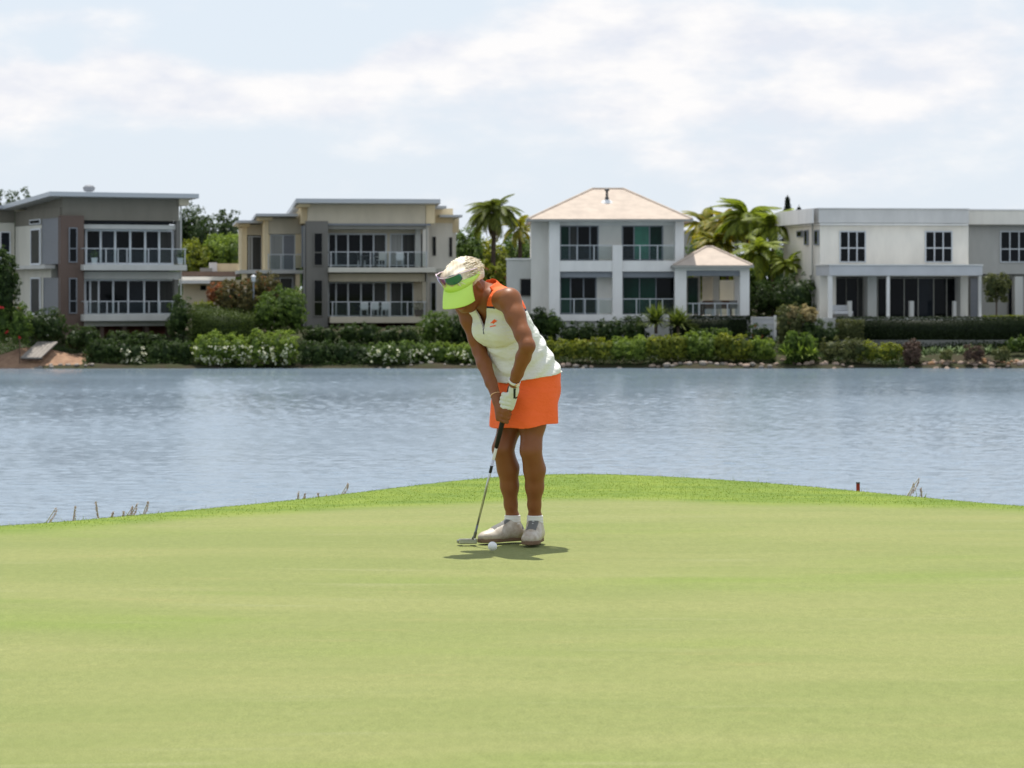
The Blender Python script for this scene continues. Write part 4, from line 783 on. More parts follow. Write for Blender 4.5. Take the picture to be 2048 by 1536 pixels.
# palms: every frond a part, three frond meshes shared
def frond_mesh(L, droop, seed, nl=34, wl=.42):
    r = np.random.default_rng(seed); V, F, rv = [], [], []
    def sp(t): return np.array([L * (t - .18 * t * t * droop), 0, L * (.42 * t - (.42 + .40 * droop) * t * t)])
    for k in range(9):
        p = sp(k / 8); w_ = .035 * (1 - k / 9); V += [p + [0, w_, 0], p + [0, -w_, 0], p + [0, 0, -w_]]; rv += [.5] * 3
    for k in range(8):
        for j in range(3): F.append((k * 3 + j, k * 3 + (j + 1) % 3, k * 3 + 3 + (j + 1) % 3, k * 3 + 3 + j))
    for i in range(nl):
        t = .12 + .88 * (i + .5) / nl; p = sp(t); tg = sp(min(1, t + .02)) - sp(t - .02); tg /= np.linalg.norm(tg); ll = wl * math.sin(math.pi * min(1, (t * .85 + .12))) ** .7
        for s in (-1, 1):
            q = r.random(); d = np.array([tg[0] * .75, s * .85, tg[2] * .75 - .10]); d /= np.linalg.norm(d); l_ = ll * r.uniform(.85, 1.15); m1 = p + d * l_ * .5 + np.array([0, 0, -.05 * l_]); e = p + d * l_ + np.array([0, 0, -.50 * l_]); wv = tg * .032 * L / 2
            b = len(V); V += [p + wv, p - wv, m1 + wv, m1 - wv, e]; rv += [q] * 5; F += [(b, b + 1, b + 3, b + 2), (b + 2, b + 3, b + 4, b + 4)]
    F4 = [f for f in F if len(set(f)) == 4]; F3 = [f[:3] for f in F if len(set(f)) == 3]
    me = np_mesh('frond', V, F4, F3); set_attr(me, 'rnd', rv); return me
def palm(px, pbase, pcrown, Y, size, nf, m, label, lean=0.0, seed=0, dead=0, group=None, tr=.16, up=.2):
    r = np.random.default_rng(seed + 50); b = at(px, pbase, Y); c = at(px + lean, pcrown, Y); root = empty('palm_tree', tuple(b), 0, label, 'palm tree', group); H = c.z - b.z; dx = c.x - b.x
    pts = [(dx * t * t, 0, H * t) for t in np.linspace(-.03, 1, 7)]; mb = MB(); mb.tube(pts, [tr * (1.25 - .45 * i / 6) for i in range(7)], 10)
    for k in range(9): t = .1 + .1 * k; mb.lathe([(tr * 1.08, -.02), (tr * 1.12, .02), (tr * 1.05, .04)], (dx * t * t, 0, H * t), 10)
    mb.build('trunk', m_bark, root, smooth=True); MB().tube([(dx, 0, H - .1), (dx, 0, H + .45)], [tr * .9, tr * .4], 8).build('crownshaft', m, root)
    ms = [frond_mesh(size * (.92 + .08 * k), .75 + .35 * k, seed * 7 + k, wl=size * .24) for k in range(3)]
    for x in ms: x.materials.append(m)
    for i in range(nf):
        o = bpy.data.objects.new('frond', ms[i % 3]); COL.objects.link(o); o.parent = root; o.location = (dx, 0, H + .3); g = i * 2.399 + r.uniform(-.2, .2); el = R(r.uniform(-28, 10) if i < nf * .45 else r.uniform(10, 62)) + up * .3
        o.rotation_euler = (r.uniform(-.3, .3), -el, g); s = r.uniform(.85, 1.12); o.scale = (s, s, s)
    if dead:
        dm = frond_mesh(size * .8, 1.4, seed + 3, wl=size * .14); dm.materials.append(lm_dry)
        for i in range(dead): o = bpy.data.objects.new('dead_frond', dm); COL.objects.link(o); o.parent = root; o.location = (dx, 0, H + .1); o.rotation_euler = (0, R(r.uniform(38, 60)), r.uniform(0, 6.28))
    return root
lm_palm = leafmat('palm_leaflet', (.060, .085, .014), (.27, .32, .05), .4); lm_palmy = leafmat('golden_palm_leaflet', (.075, .095, .015), (.30, .29, .045), .38, (.45, .30, .05))
palm(985, 640, 436, 186, 2.25, 46, lm_palmd, 'tall palm with a drooping dark crown behind the golfer\'s head', lean=4, seed=1, dead=8)
palm(1040, 640, 470, 190, 2.0, 16, lm_palmy, 'yellowing palm partly hidden behind the left edge of the white house', seed=2)
PL = [(1495, 640, 452, 178, 2.6, 22, lm_palm, 'tallest golden cane palm, in the middle of the palm clump'), (1545, 640, 470, 176, 2.3, 20, lm_palm, 'palm with arching fronds nearest the cream house'), (1455, 640, 466, 181, 2.2, 18, lm_palmy, 'yellow palm left of the tallest cane palm'), (1408, 640, 462, 184, 1.9, 14, lm_palmy, 'pale palm just right of the hip roof eave'),
      (1518, 640, 520, 173, 2.0, 18, lm_palm, 'shorter palm in front of the tallest cane palm'), (1574, 640, 543, 172, 1.5, 14, lm_palm, 'small low palm beside the wall of the cream house'), (1430, 640, 500, 179, 1.7, 14, lm_palmy, 'golden low palm directly behind the porch roof')]
for i, a in enumerate(PL): palm(*a[:5], a[5] + 12, *a[6:], seed=10 + i, group='palms between the white and cream houses', tr=.09, up=.5)
shrub('background_bush', 1385, 1470, 482, 600, 185, 'yellow green bush filling the space behind the porch roof', lm_yel, nb=3, leaf=.2, dens=60, clump=.45); shrub('background_bush', 1460, 1580, 500, 640, 186, 'tall dark foliage behind the palm trunks', lm_mid, nb=3, leaf=.2, dens=60, clump=.45)
# background trees
def tree(px0, px1, pt, pb, Y, m, label, seed, nb=4, leaf=.22, dens=40, clump=.55, name='broadleaf_tree', group='trees behind the houses'):
    return shrub(name, px0, px1, pt, pb, Y, label, m, cat='tree', leaf=leaf, dens=dens, clump=clump, nb=nb, depth=5, group=group, trunk=.30, core=.72)
tree(360, 412, 424, 660, 232, lm_dark, 'dark tree rising left of the gap between the two left houses', 1, 2); tree(396, 440, 442, 660, 236, lm_dark, 'dark lower tree in the middle of the gap between the left houses', 2, 2); tree(432, 482, 432, 660, 234, lm_dark, 'dark tree beside the left eave of the beige house', 3, 2)
tree(356, 425, 482, 600, 210, lm_yel, 'yellow flecked tree behind the right end of the taupe house', 4, 3, .2, 60, .4); tree(410, 484, 468, 600, 212, lm_lite, 'light green tree behind the low garage', 5, 3, .2, 60, .4)
tree(-60, 18, 398, 660, 230, lm_dark, 'dark treetop above the roof at the left edge', 6, 2); tree(14, 66, 395, 660, 240, lm_dark, 'thin treetop above the falling roof of the taupe house', 7, 2)
tree(905, 966, 452, 650, 200, lm_mid, 'green tree right of the beige house', 8, 3, .2, 60, .4); tree(950, 1020, 480, 650, 202, lm_yel, 'yellow green tree around the trunk of the tall palm', 9, 3, .2, 60, .4); tree(1000, 1068, 470, 650, 204, lm_mid, 'green tree between the tall palm and the white house', 10, 3, .2, 60, .4)
shrub('golden_bush', 950, 1014, 526, 600, 180, 'golden orange bush just above the golfer\'s collar', lm_yel, nb=2, leaf=.18, flowers=20, fm=lm_rust)
tree(1380, 1400, 466, 640, 215, lm_mid, 'narrow tree beside the eave of the white house', 11, 1)
def pine(px, ptop, pb, Y, w_, label):
    a, b = at(px, pb, Y), at(px, ptop, Y); H = b.z - a.z; root = empty('norfolk_pine', tuple(a), 0, label, 'pine tree', 'pines far behind the houses'); MB().tube([(0, 0, 0), (0, 0, H)], [.28, .03], 8).build('trunk', m_bark, root); P = []
    for k in range(80):
        t = (k + rng.uniform(-.5, .5)) / 80; z = H * (.1 + .88 * t); rad = w_ * (1 - t) ** .95 + .04
        for j in range(7):
            g = j * .9 + k * .5; s = rng.random((26, 1)) ** .7; P.append(np.array([math.cos(g), math.sin(g), .12]) * s * rad * rng.uniform(.8, 1.1) + [0, 0, z] + rng.normal(0, .09, (26, 3)))
    P = np.concatenate(P); leafmesh('crown', P, P * [1, 1, 0] + [0, 0, .5], .20, lm_pine, root, .3)
pine(1421, 411, 640, 330, 3.0, 'dark pine above the yellow palms, larger of the left pair'); pine(1441, 424, 640, 350, 1.9, 'thin pine right of the larger one above the yellow palms'); pine(1575, 389, 640, 330, 2.9, 'tallest dark pine above the left end of the cream parapet'); pine(1598, 409, 640, 350, 1.7, 'small pine tip just right of the tallest pine')
# far wood closing the horizon (reads as one mass)
n = 26000; x = rng.uniform(-420, 420, n); y = rng.uniform(262, 300, n); hgt = 4.6 + 1.2 * np.sin(x * .09) + 1.0 * np.sin(x * .31 + 1) + .6 * np.sin(x * 1.1); z = GZ + rng.random(n) ** .6 * hgt
P = np.stack([x, y, z], 1); o = leafmesh('far_woods', P, np.tile([0, -.6, .6], (n, 1)), 1.3, lm_dark); tag(o, 'dark wood closing the view far behind the houses', 'trees', None, 'stuff')

# ------------------------------------------------------------------ shore rocks, ramp
m_rock = [mat('pinkish_rock', (.40, .30, .24), .9, .15, noise=(3, .9), col2=(.22, .17, .13), bump=(9, .6, .03)), mat('grey_rock', (.33, .29, .25), .9, .15, noise=(3, .9), col2=(.16, .14, .12), bump=(9, .6, .03)), mat('rust_rock', (.38, .22, .12), .9, .15, noise=(3, .9), col2=(.20, .12, .07), bump=(9, .6, .03))]
ICV2, ICF2 = ico(2); rocks = []
for k in range(9):
    d = ICV2 * (1 + .30 * pnoise(ICV2 * 1.3 + k * 5, 1.0, k)[:, None] + .05 * pnoise(ICV2, 5, k + 30)[:, None]); d *= np.array([1, .8, .55 + .1 * (k % 3)]); rocks.append(np_mesh('shore_rock', d, None, ICF2)); rocks[-1].materials.append(m_rock[(0, 1, 0, 1, 2, 0, 1, 0, 2)[k]])
ZONES = [(60, ', near the left edge'), (100, ', under the board ramp'), (140, ', right of the ramp'), (200, ', beside the dark shrub'), (830, ', left of the golfer'), (1000, ', beside the golfer'), (1170, ', just right of the golfer'), (1240, ', below the left columns'), (1300, ', below the centre column'), (1360, ', below the cycads'),
         (1420, ', below the porch'), (1480, ', below the middle of the porch'), (1556, ', below the right porch column'), (1600, ', left of the dark glossy shrub'), (1645, ', under the dark glossy shrub'), (1700, ', below the left window'), (1760, ', below the spreading shrub'), (1815, ', left of the twiggy shrub'), (1870, ', right of the twiggy shrub'), (1925, ', below the right window'), (1980, ', towards the right'), (9999, ', at the right edge')]
def put_rocks(n, px0, px1, y0, y1, s0, s1, label, group, kinds):
    for i in range(n):
        px = px0 + (px1 - px0) * (i + rng.uniform(0, 1)) / n; Y = rng.uniform(y0, y1); x = (px - 1024) * Y / FPX; s = rng.uniform(s0, s1)
        o = bpy.data.objects.new('shore_rock', rocks[kinds[rng.integers(len(kinds))]]); COL.objects.link(o); o.location = (x, Y, float(bank_z(np.array(x), np.array(Y))) + s * .12); o.scale = (s, s, s * rng.uniform(.7, 1.1)); o.rotation_euler = (rng.uniform(-.3, .3), rng.uniform(-.3, .3), rng.uniform(0, 6.28)); tag(o, label + next(t for lim, t in ZONES if px < lim), 'rock', group)
put_rocks(46, 1110, 1552, 158.2, 158.9, .13, .26, 'pale rock at the waterline below the yellow green shrubs', 'rocks below the white house', (0, 1, 3, 5))
put_rocks(44, 1640, 2060, 158.0, 158.8, .12, .22, 'pinkish rock at the waterline below the cream house', 'rocks below the cream house', (0, 2, 4, 5, 7)); put_rocks(44, 1845, 2060, 158.9, 160.3, .12, .24, 'pinkish rock piled under the flax plants', 'rocks under the flax plants', (0, 2, 5, 7, 4))
put_rocks(7, 1556, 1645, 158.6, 160.4, .16, .30, 'tan rock beside the gap in the shore planting', 'rocks by the planting gap', (0, 5)); put_rocks(15, 22, 195, 158.0, 158.5, .12, .22, 'flat pale rock at the waterline below the bare bank', 'rocks below the bare bank', (1, 3, 0)); put_rocks(8, 740, 960, 158.1, 158.5, .10, .16, 'small rock at the foot of the flowering shrubs', 'rocks below the flowering shrubs', (1, 3))
# bare sandy mound and a board ramp on the left bank
m_sand = mat('bare_sandy_soil', (.36, .23, .15), .95, .1, noise=(2, .9), col2=(.20, .12, .08), bump=(10, .6, .04)); sx = at(70, 700, 159.6)
g1, g2 = np.meshgrid(np.linspace(-3.1, 3.4, 60), np.linspace(-1.6, 3.2, 40)); xx = sx.x + g1; yy = 159.6 + g2; rr = np.exp(-((g1 + .5) / 1.7) ** 2 - ((g2 - .6) / 1.1) ** 2) * .80 + np.exp(-((g1 - 1.0) / 1.3) ** 2 - ((g2 - .2) / 1.0) ** 2) * .18
zz = bank_z(xx, yy) + rr - .05 + .04 * pnoise(np.stack([xx, yy, 0 * xx], -1).reshape(-1, 3), 2.5, 5).reshape(xx.shape) + .04; edge = np.maximum(np.abs(g1 - .15) / 3.25, np.abs(g2 - .8) / 2.4); zz -= np.clip(edge - .8, 0, 1) * 1.2
I = (np.arange(39)[:, None] * 60 + np.arange(59)[None]).ravel(); tag(link('sandy_bank', np_mesh('sandy_bank', np.stack([xx, yy, zz], -1).reshape(-1, 3), np.stack([I, I + 1, I + 61, I + 60], -1)), m_sand, smooth=True), 'bare orange sandy earth on the left bank', None, None, 'structure')
rp = empty('board_ramp', tuple(at(68, 716, 158.7)), R(-20), 'weathered grey board ramp lying on the bare sandy bank at the left', 'ramp'); m_board = mat('weathered_board', (.30, .27, .24), .85, .15, noise=(6, .6), stretch=(1, .2, 1))
for k in range(5): o = MB().prism([(-.62 + k * .26, -.4, -.02), (-.38 + k * .26, -.4, -.02), (-.38 + k * .26, 1.5, .82), (-.62 + k * .26, 1.5, .82)], [(-.62 + k * .26, -.4, .05), (-.38 + k * .26, -.4, .05), (-.38 + k * .26, 1.5, .89), (-.62 + k * .26, 1.5, .89)]).build('board', m_board, rp)
MB().prism([(-.66, -.3, -.12), (.70, -.3, -.12), (.70, -.2, -.08), (-.66, -.2, -.08)], [(-.66, -.3, 0.02), (.70, -.3, 0.02), (.70, -.2, .06), (-.66, -.2, .06)]).build('crossbar', m_timber, rp)
MB().tube([tuple(Vector((-.62, -.5, -.3))), (-.62, -.5, 1.1)], .03, 6).build('stake', m_timber, rp)

# ------------------------------------------------------------------ reeds and stake beyond the crest
def reed(px, ptop, lean, label, h=.5, n=3, group='seed heads behind the crest of the green', off=1.4):
    Y0 = float(Yc(np.array((px - 1024) * 15.5 / FPX))) + off; x = (px - 1024) * Y0 / FPX; zt = ZC - (ptop - HOR) * Y0 / FPX; zb = float(ground_z(np.array(x), np.array(off))); H = zt - zb; r = empty('reed', (x, Y0, zb), 0, label, 'reed', group); lx = lean * H; st = MB(); st.tube([(-lx, 0, -.02), (-lx * .6, 0, H * .55), (0, 0, H)], [.004, .003, .002], 5); st.build('stem', m_reed, r)
    k = 90; t = rng.random(k); P = np.stack([-lx * .5 * (1 - t) ** 2 * .8, 0 * t, H - (1 - t) * min(.13, H * .4)], 1) + rng.normal(0, .0032, (k, 3)); leafmesh('seed_head', P, rng.normal(0, 1, (k, 3)), .012, m_reedh, r, .3)
    for j in range(n): g = rng.uniform(0, 6.28); L = H * rng.uniform(.5, .8); V = [(0, 0, 0), (.006, 0, 0), (math.cos(g) * L * .25, math.sin(g) * L * .2, L * .7), (math.cos(g) * L * .5, math.sin(g) * L * .4, L)]; me = np_mesh('blade', V, None, [(0, 1, 2), (1, 3, 2)]); set_attr(me, 'rnd', [.6] * 4); link('blade', me, ro, r)
m_reed = mat('dry_stem', (.50, .42, .32), .8, .2); m_reedh = leafmat('seed_head', (.30, .20, .16), (.62, .50, .42), .3)
for px, py, ln, l in ((192, 1003, -.12, 'tall dark seed head near the left end of the crest'), (112, 1016, .5, 'leaning seed head left of the tall dark one'), (150, 1013, .1, 'thin reed between the leaning and tall seed heads'), (226, 1024, .3, 'short seed head right of the tall dark one'), (247, 1022, .1, 'short reed left of the leaning pair'), (265, 1014, .5, 'left of a leaning pair of seed heads'), (274, 1008, .4, 'right of a leaning pair of seed heads'), (296, 1003, .3, 'thin reed right of the leaning pair'),
                      (597, 985, .1, 'dark seed head left of the two short ones'), (610, 987, .3, 'second seed head of the middle cluster'), (636, 986, -.1, 'third seed head of the middle cluster'), (654, 990, .2, 'tiny seed head of the middle cluster'), (696, 967, .45, 'tall leaning seed head before the crest rises'), (1838, 956, .5, 'tall pale seed head at the right end of the crest'), (1828, 966, .35, 'dark stemmed seed head beside the tall pale one at right'), (1842, 978, -.1, 'short seed head under the tall pale one at right')): reed(px, py, ln, l)
Y0 = float(Yc(np.array((1716 - 1024) * 15.5 / FPX))) + .30; x = (1716 - 1024) * Y0 / FPX; zt = ZC - (967 - HOR) * Y0 / FPX; zb = float(ground_z(np.array(x), np.array(.30)))
r = empty('marker_stake', (x, Y0, zb - .05), 0, 'short red stake standing on the crest of the green at right', 'marker'); w_ = .010; MB().box(-w_, w_, -w_, w_, 0, zt - zb + .05).build('post', mat('red_paint', (.30, .03, .02), .6, .3, noise=(30, .5)), r, bevel=.002); MB().box(-w_ - .001, w_ + .001, -w_ - .001, w_ + .001, zt - zb + .05, zt - zb + .058).build('cap', m_darkmet, r)

# low planting that covers the bank between the shrubs
n = 90000; x = rng.uniform(-31, 32, n); y = rng.uniform(158.7, 168, n); px_ = 1024 + x / y * FPX; k = (pnoise(np.stack([x, y, 0 * x], 1), .9, 8) > -.75) & ~((px_ > -80) & (px_ < 165) & (y < 163)) & ~((px_ > 1552) & (px_ < 1572) & (y < 162)) & ~((px_ > 1840) & (y < 162.6)) & ~((px_ > 1100) & (y < 159.3)); x, y = x[k], y[k]
z = bank_z(x, y) + rng.random(len(x)) ** 1.5 * (.28 + .25 * pnoise(np.stack([x, y, 0 * x], 1), 1.6, 9)); P = np.stack([x, y, z], 1); o = leafmesh('ground_cover', P, np.tile([0, -.3, .8], (len(x), 1)), .13, lm_dark); tag(o, 'low dark ground cover between the shrubs on the far bank', 'ground cover', None, 'stuff')

shrub('garden_bush', 950, 1020, 630, 694, 164.6, 'green bush hidden mostly behind the golfer\'s left shoulder', lm_mid, nb=2); shrub('garden_bush', 1010, 1072, 634, 694, 164.4, 'dark green bush just right of the golfer\'s shoulder', lm_dark, nb=2)
shrub('shore_shrub', 955, 1068, 682, 729, YB - .2, 'light green shrub behind the golfer\'s waist', lm_lite, flowers=20, fside=(-.5, .5, .6), nb=4); shrub('background_bush', 915, 1010, 560, 650, 186, 'dense green bushes between the beige and white houses', lm_mid, nb=3, leaf=.2, dens=60, clump=.45)

# ================================================================== GOLFER (signed distance modelling, surface nets)
YP = 13.30
def G(px, py, d=0.0): return np.array(at(px, py, YP + d)[:])
class Vol:
    def __init__(s, lo, hi, h):
        s.lo = np.array(lo, float); s.h = h; s.n = np.ceil((np.array(hi) - s.lo) / h).astype(int) + 1; s.F = np.full(s.n, 1.0, np.float32)
        s.ax = [s.lo[i] + np.arange(s.n[i]) * h for i in range(3)]
    def sl(s, lo, hi, m):
        a = np.maximum(0, np.floor((lo - m - s.lo) / s.h).astype(int)); b = np.minimum(s.n, np.ceil((hi + m - s.lo) / s.h).astype(int) + 1)
        if (b <= a).any(): return None, None
        S = tuple(slice(a[i], b[i]) for i in range(3)); g = np.meshgrid(*[s.ax[i][S[i]] for i in range(3)], indexing='ij'); return S, np.stack(g, -1)
    def put(s, f, lo, hi, k=.02, mode='u'):
        S, P = s.sl(np.asarray(lo), np.asarray(hi), k + 3 * s.h)
        if S is None: return
        d = f(P); F = s.F[S]
        if mode == 'u':
            if k > 0:
                hh = np.clip(k - np.abs(F - d), 0, None) / k; s.F[S] = np.minimum(F, d) - hh * hh * k * .25
            else: s.F[S] = np.minimum(F, d)
        else: s.F[S] = np.maximum(F, -d)
    def cap(s, a, b, r1, r2=None, k=.02, mode='u'):
        a, b = np.asarray(a, float), np.asarray(b, float); r2 = r1 if r2 is None else r2; ba = b - a; L = (ba * ba).sum() + 1e-12; R_ = max(r1, r2)
        def f(P):
            t = np.clip(((P - a) @ ba) / L, 0, 1); return np.linalg.norm(P - a - t[..., None] * ba, axis=-1) - (r1 + (r2 - r1) * t)
        s.put(f, np.minimum(a, b) - R_, np.maximum(a, b) + R_, k, mode)
    def chain(s, pts, k=.02):
        for (a, ra), (b, rb) in zip(pts[:-1], pts[1:]): s.cap(a, b, ra, rb, k)
    def ell(s, c, r, ax=None, k=.02, mode='u'):
        c = np.asarray(c, float); r = np.asarray(r, float); A = np.eye(3) if ax is None else np.asarray(ax, float)   # rows = axes
        def f(P):
            q = (P - c) @ A.T; k0 = np.linalg.norm(q / r, axis=-1); k1 = np.linalg.norm(q / (r * r), axis=-1) + 1e-9; return k0 * (k0 - 1) / k1
        R_ = r.max(); s.put(f, c - R_, c + R_, k, mode)
    def pts(s): return np.stack(np.meshgrid(*s.ax, indexing='ij'), -1)
    def mesh(s, name):
        F = s.F; I = F < 0; c = np.zeros(np.array(F.shape) - 1, np.int8)
        offs = [(i, j, k) for i in (0, 1) for j in (0, 1) for k in (0, 1)]; sh = c.shape
        for o in offs: c += I[o[0]:o[0] + sh[0], o[1]:o[1] + sh[1], o[2]:o[2] + sh[2]]
        idx = np.argwhere((c > 0) & (c < 8)); vid = np.full(sh, -1, np.int64); vid[tuple(idx.T)] = np.arange(len(idx))
        val = {o: F[tuple((idx + o).T)] for o in offs}; acc = np.zeros((len(idx), 3)); cnt = np.zeros(len(idx))
        for a in offs:
            for d in range(3):
                if a[d] == 0:
                    b = list(a); b[d] = 1; b = tuple(b); x = (val[a] < 0) != (val[b] < 0); t = val[a] / (val[a] - val[b] + 1e-12); p = np.array(a, float)[None].repeat(len(idx), 0); p[:, d] = np.where(x, t, 0); acc += p * x[:, None]; cnt += x
        V = s.lo + (idx + acc / cnt[:, None]) * s.h; Q = []
        for d in range(3):
            a1, a2 = [(1, 2), (2, 0), (0, 1)][d]; lo = [slice(None)] * 3; hi = [slice(None)] * 3; lo[d] = slice(None, -1); hi[d] = slice(1, None); A, B = I[tuple(lo)], I[tuple(hi)]
            e = np.argwhere(A != B); e = e[(e[:, a1] > 0) & (e[:, a2] > 0) & (e[:, a1] < sh[a1]) & (e[:, a2] < sh[a2])]
            if not len(e): continue
            def cell(x, y): q = e.copy(); q[:, a1] -= x; q[:, a2] -= y; return vid[tuple(q.T)]
            q = np.stack([cell(1, 1), cell(0, 1), cell(0, 0), cell(1, 0)], 1); ins = A[tuple(e.T)]; q[~ins] = q[~ins][:, ::-1]; Q.append(q)
        Q = np.concatenate(Q); Q = Q[(Q >= 0).all(1)]; return V, Q
def smooth_mesh(V, Q, it=3, lam=.5):
    """Laplacian + inverse step: takes the grid steps out, keeps the volume"""
    E = np.concatenate([Q[:, [0, 1]], Q[:, [1, 2]], Q[:, [2, 3]], Q[:, [3, 0]]]); n = len(V); deg = np.bincount(E.ravel(), minlength=n).astype(float)[:, None] + 1e-9
    for i in range(it * 2):
        S = np.zeros_like(V)
        for d in range(3): S[:, d] = np.bincount(E[:, 0], V[E[:, 1], d], n) + np.bincount(E[:, 1], V[E[:, 0], d], n)
        V = V + (lam if i % 2 == 0 else -lam * 1.04) * (S / deg - V)
    return V

nz = lambda v: v / np.linalg.norm(v)
Zu = np.array([0, 0, 1.]); Fd = nz(np.array([-.80, -.60, 0])); Ld = np.array([.60, -.80, 0])        # facing direction, her left
pel = G(1054, 772, .14); nb = G(976, 588, .0); Ud = nz(nb - pel); Ft = nz(Fd - Ud * (Fd @ Ud)); Lt = np.cross(Ud, Ft); Lt = Lt if Lt @ Ld > 0 else -Lt
TA = [Ft, Lt, Ud]                                                                   # torso axes
S = lambda t: pel + (nb - pel) * t
shL = G(1018, 600, -.15); shR = G(930, 606, .13)
def torso(v, g=0.0):
    """hips, waist, ribs, bust; g grows it (clothing)"""
    HA = [Fd, Ld, Zu]
    v.ell(G(1052, 778, .14), (.135 + g, .168 + g, .12 + g), HA, k=.04)
    v.ell(G(1068, 762, .17) + Ld * .07, (.092 + g, .085 + g, .10 + g), HA, k=.05); v.ell(G(1068, 762, .17) - Ld * .07, (.092 + g, .085 + g, .10 + g), HA, k=.05)
    v.ell(S(.18) - Ft * .022, (.120 + g, .150 + g, .13 + g), TA, k=.05)
    v.ell(S(.40) - Ft * .022, (.106 + g, .134 + g, .13 + g), TA, k=.06)
    v.ell(S(.66) - Ft * .018, (.104 + g, .146 + g, .15 + g), TA, k=.06)
    v.ell(S(.86) - Ft * .020, (.082 + g, .150 + g, .085 + g), TA, k=.05)
    for s_ in (-1, 1): v.ell(S(.665) + Ft * .050 + Lt * .056 * s_, (.064 + g, .064 + g, .064 + g), TA, k=.035)
# ---- head frame
hc = G(927, 567, -.055); Hd = nz(np.array([-.60, -.80, 0])); pt = R(35); hf = Hd * math.cos(pt) - Zu * math.sin(pt); hu = Hd * math.sin(pt) + Zu * math.cos(pt); hl = np.cross(hu, hf); HAx = [hf, hl, hu]
# roll the head a little towards the camera's left
rl = R(-4); hu, hl = hu * math.cos(rl) + hl * math.sin(rl), hl * math.cos(rl) - hu * math.sin(rl); HAx = [hf, hl, hu]
H_ = lambda f, l, u: hc + hf * f + hl * l + hu * u
def headshape(v, g=0.0, hairy=False):
    v.ell(H_(-.008, 0, .010), (.094 + g, .074 + g, .088 + g), HAx, k=.02)
    if hairy: return
    v.ell(H_(.030, 0, -.045), (.058, .058, .075), HAx, k=.03); v.ell(H_(.048, 0, -.098), (.032, .036, .024), HAx, k=.03)      # face, chin
    v.cap(H_(.0, .048, -.070), H_(.045, .022, -.105), .020, .016, .025); v.cap(H_(.0, -.048, -.070), H_(.045, -.022, -.105), .020, .016, .025)
    v.cap(H_(.088, 0, -.015), H_(.104, 0, -.050), .009, .013, .012); v.ell(H_(.098, .011, -.052), (.010, .008, .008), HAx, .006); v.ell(H_(.098, -.011, -.052), (.010, .008, .008), HAx, .006)   # nose
    v.ell(H_(.088, 0, -.072), (.010, .024, .006), HAx, .006); v.ell(H_(.086, 0, -.082), (.010, .021, .007), HAx, .006)     # lips
    for s_ in (-1, 1):
        v.ell(H_(.078, .033 * s_, -.022), (.016, .022, .012), HAx, .010, 's'); v.ell(H_(.068, .033 * s_, -.022), (.014, .015, .013), HAx, .004)   # sockets, eyes
        v.ell(H_(.060, .048 * s_, -.050), (.020, .018, .016), HAx, .02)                                              # cheekbones
        v.ell(H_(-.010, .076 * s_, -.022), (.017, .007, .030), HAx, .006); v.ell(H_(-.006, .083 * s_, -.018), (.008, .006, .016), HAx, .003, 's')   # ears
neck = [(H_(-.030, 0, -.055), .055), (S(.965) - Ft * .010, .057)]
# ---- limbs
elL = G(1055, 692, -.27); wrL = G(1028, 765, -.135); elR = G(959, 702, .10); wrR = G(992, 792, -.04)
shaftT, shaftB = G(1019, 786, -.085), G(949, 1074, .02); sa = nz(shaftB - shaftT)                     # down the club
e1 = nz(np.cross(sa, np.array([0, 1., 0]))); e1 = e1 if e1[0] > 0 else -e1; e2 = np.cross(sa, e1); e2 = e2 if e2[1] < 0 else -e2   # e1: picture right, e2: towards the camera
GR = .0135
def ring(off, ang, rad): c = shaftT + sa * off; return c + (e1 * math.cos(ang) + e2 * math.sin(ang)) * rad
kneeL, kneeR = G(1062, 902, .04), G(1006, 898, .11); anL, anR = G(1070, 1034, .14), G(1025, 1034, .20)
hipL, hipR = G(1066, 800, .09), G(1036, 800, .19)
def arms(v):
    v.chain([(shL - Lt * .05, .050), (shL, .053), (shL + (elL - shL) * .35, .045), (shL + (elL - shL) * .75, .0365), (elL, .0345)], .02)
    v.chain([(elL, .0345), (elL + (wrL - elL) * .3, .0345), (elL + (wrL - elL) * .75, .027), (wrL, .0235)], .015)
    v.chain([(shR + Lt * .05, .050), (shR, .050), (shR + (elR - shR) * .35, .044), (shR + (elR - shR) * .75, .0345), (elR, .033)], .02)
    v.chain([(elR, .033), (elR + (wrR - elR) * .28, .034), (elR + (wrR - elR) * .7, .027), (wrR, .0225)], .015)
def hand(v, wr, off, side, g=0.0, bare=False):
    """palm beside the grip, four fingers wrapped round it, thumb down the front; off = distance of the knuckles down the grip"""
    pa = math.pi if side > 0 else 0.0                  # palm lies on picture left (right hand) or right (left hand) of the grip
    base = .15 if side < 0 else math.pi - .15
    kn = [ring(off + .019 * i, base + (.35 if side < 0 else -.35), GR + .013) for i in range(4)]
    mid = (kn[1] + kn[2]) / 2; v.cap(wr, wr + (mid - wr) * .3, .021 + g, .023 + g, .012)
    for kk in kn: v.cap(wr + (mid - wr) * .25, kk, .0155 + g, .0120 + g, .010)
    for i, kk in enumerate(kn):
        r_ = (.0092, .0098, .0096, .0085)[i] + g; ln = (1.0, 1.08, 1.03, .86)[i]; o_ = off + .019 * i; prev = kk
        for q in range(1, 5):
            a = base + (.35 if side < 0 else -.35) + (1 if side < 0 else -1) * q * .80 * ln; p = ring(o_ + .002 * q, a, GR + r_ + .001); v.cap(prev, p, r_, r_ * .97, .004); prev = p
    tb = wr + (mid - wr) * .45; t1 = ring(off + .008, math.pi * .62 if side < 0 else math.pi * .48, GR + .011); t2 = ring(off + .040, math.pi * .55 if side < 0 else math.pi * .5, GR + .009)
    v.cap(tb, t1, .014 + g, .0115 + g, .008); v.cap(t1, t2, .0112 + g, .0090 + g, .005)

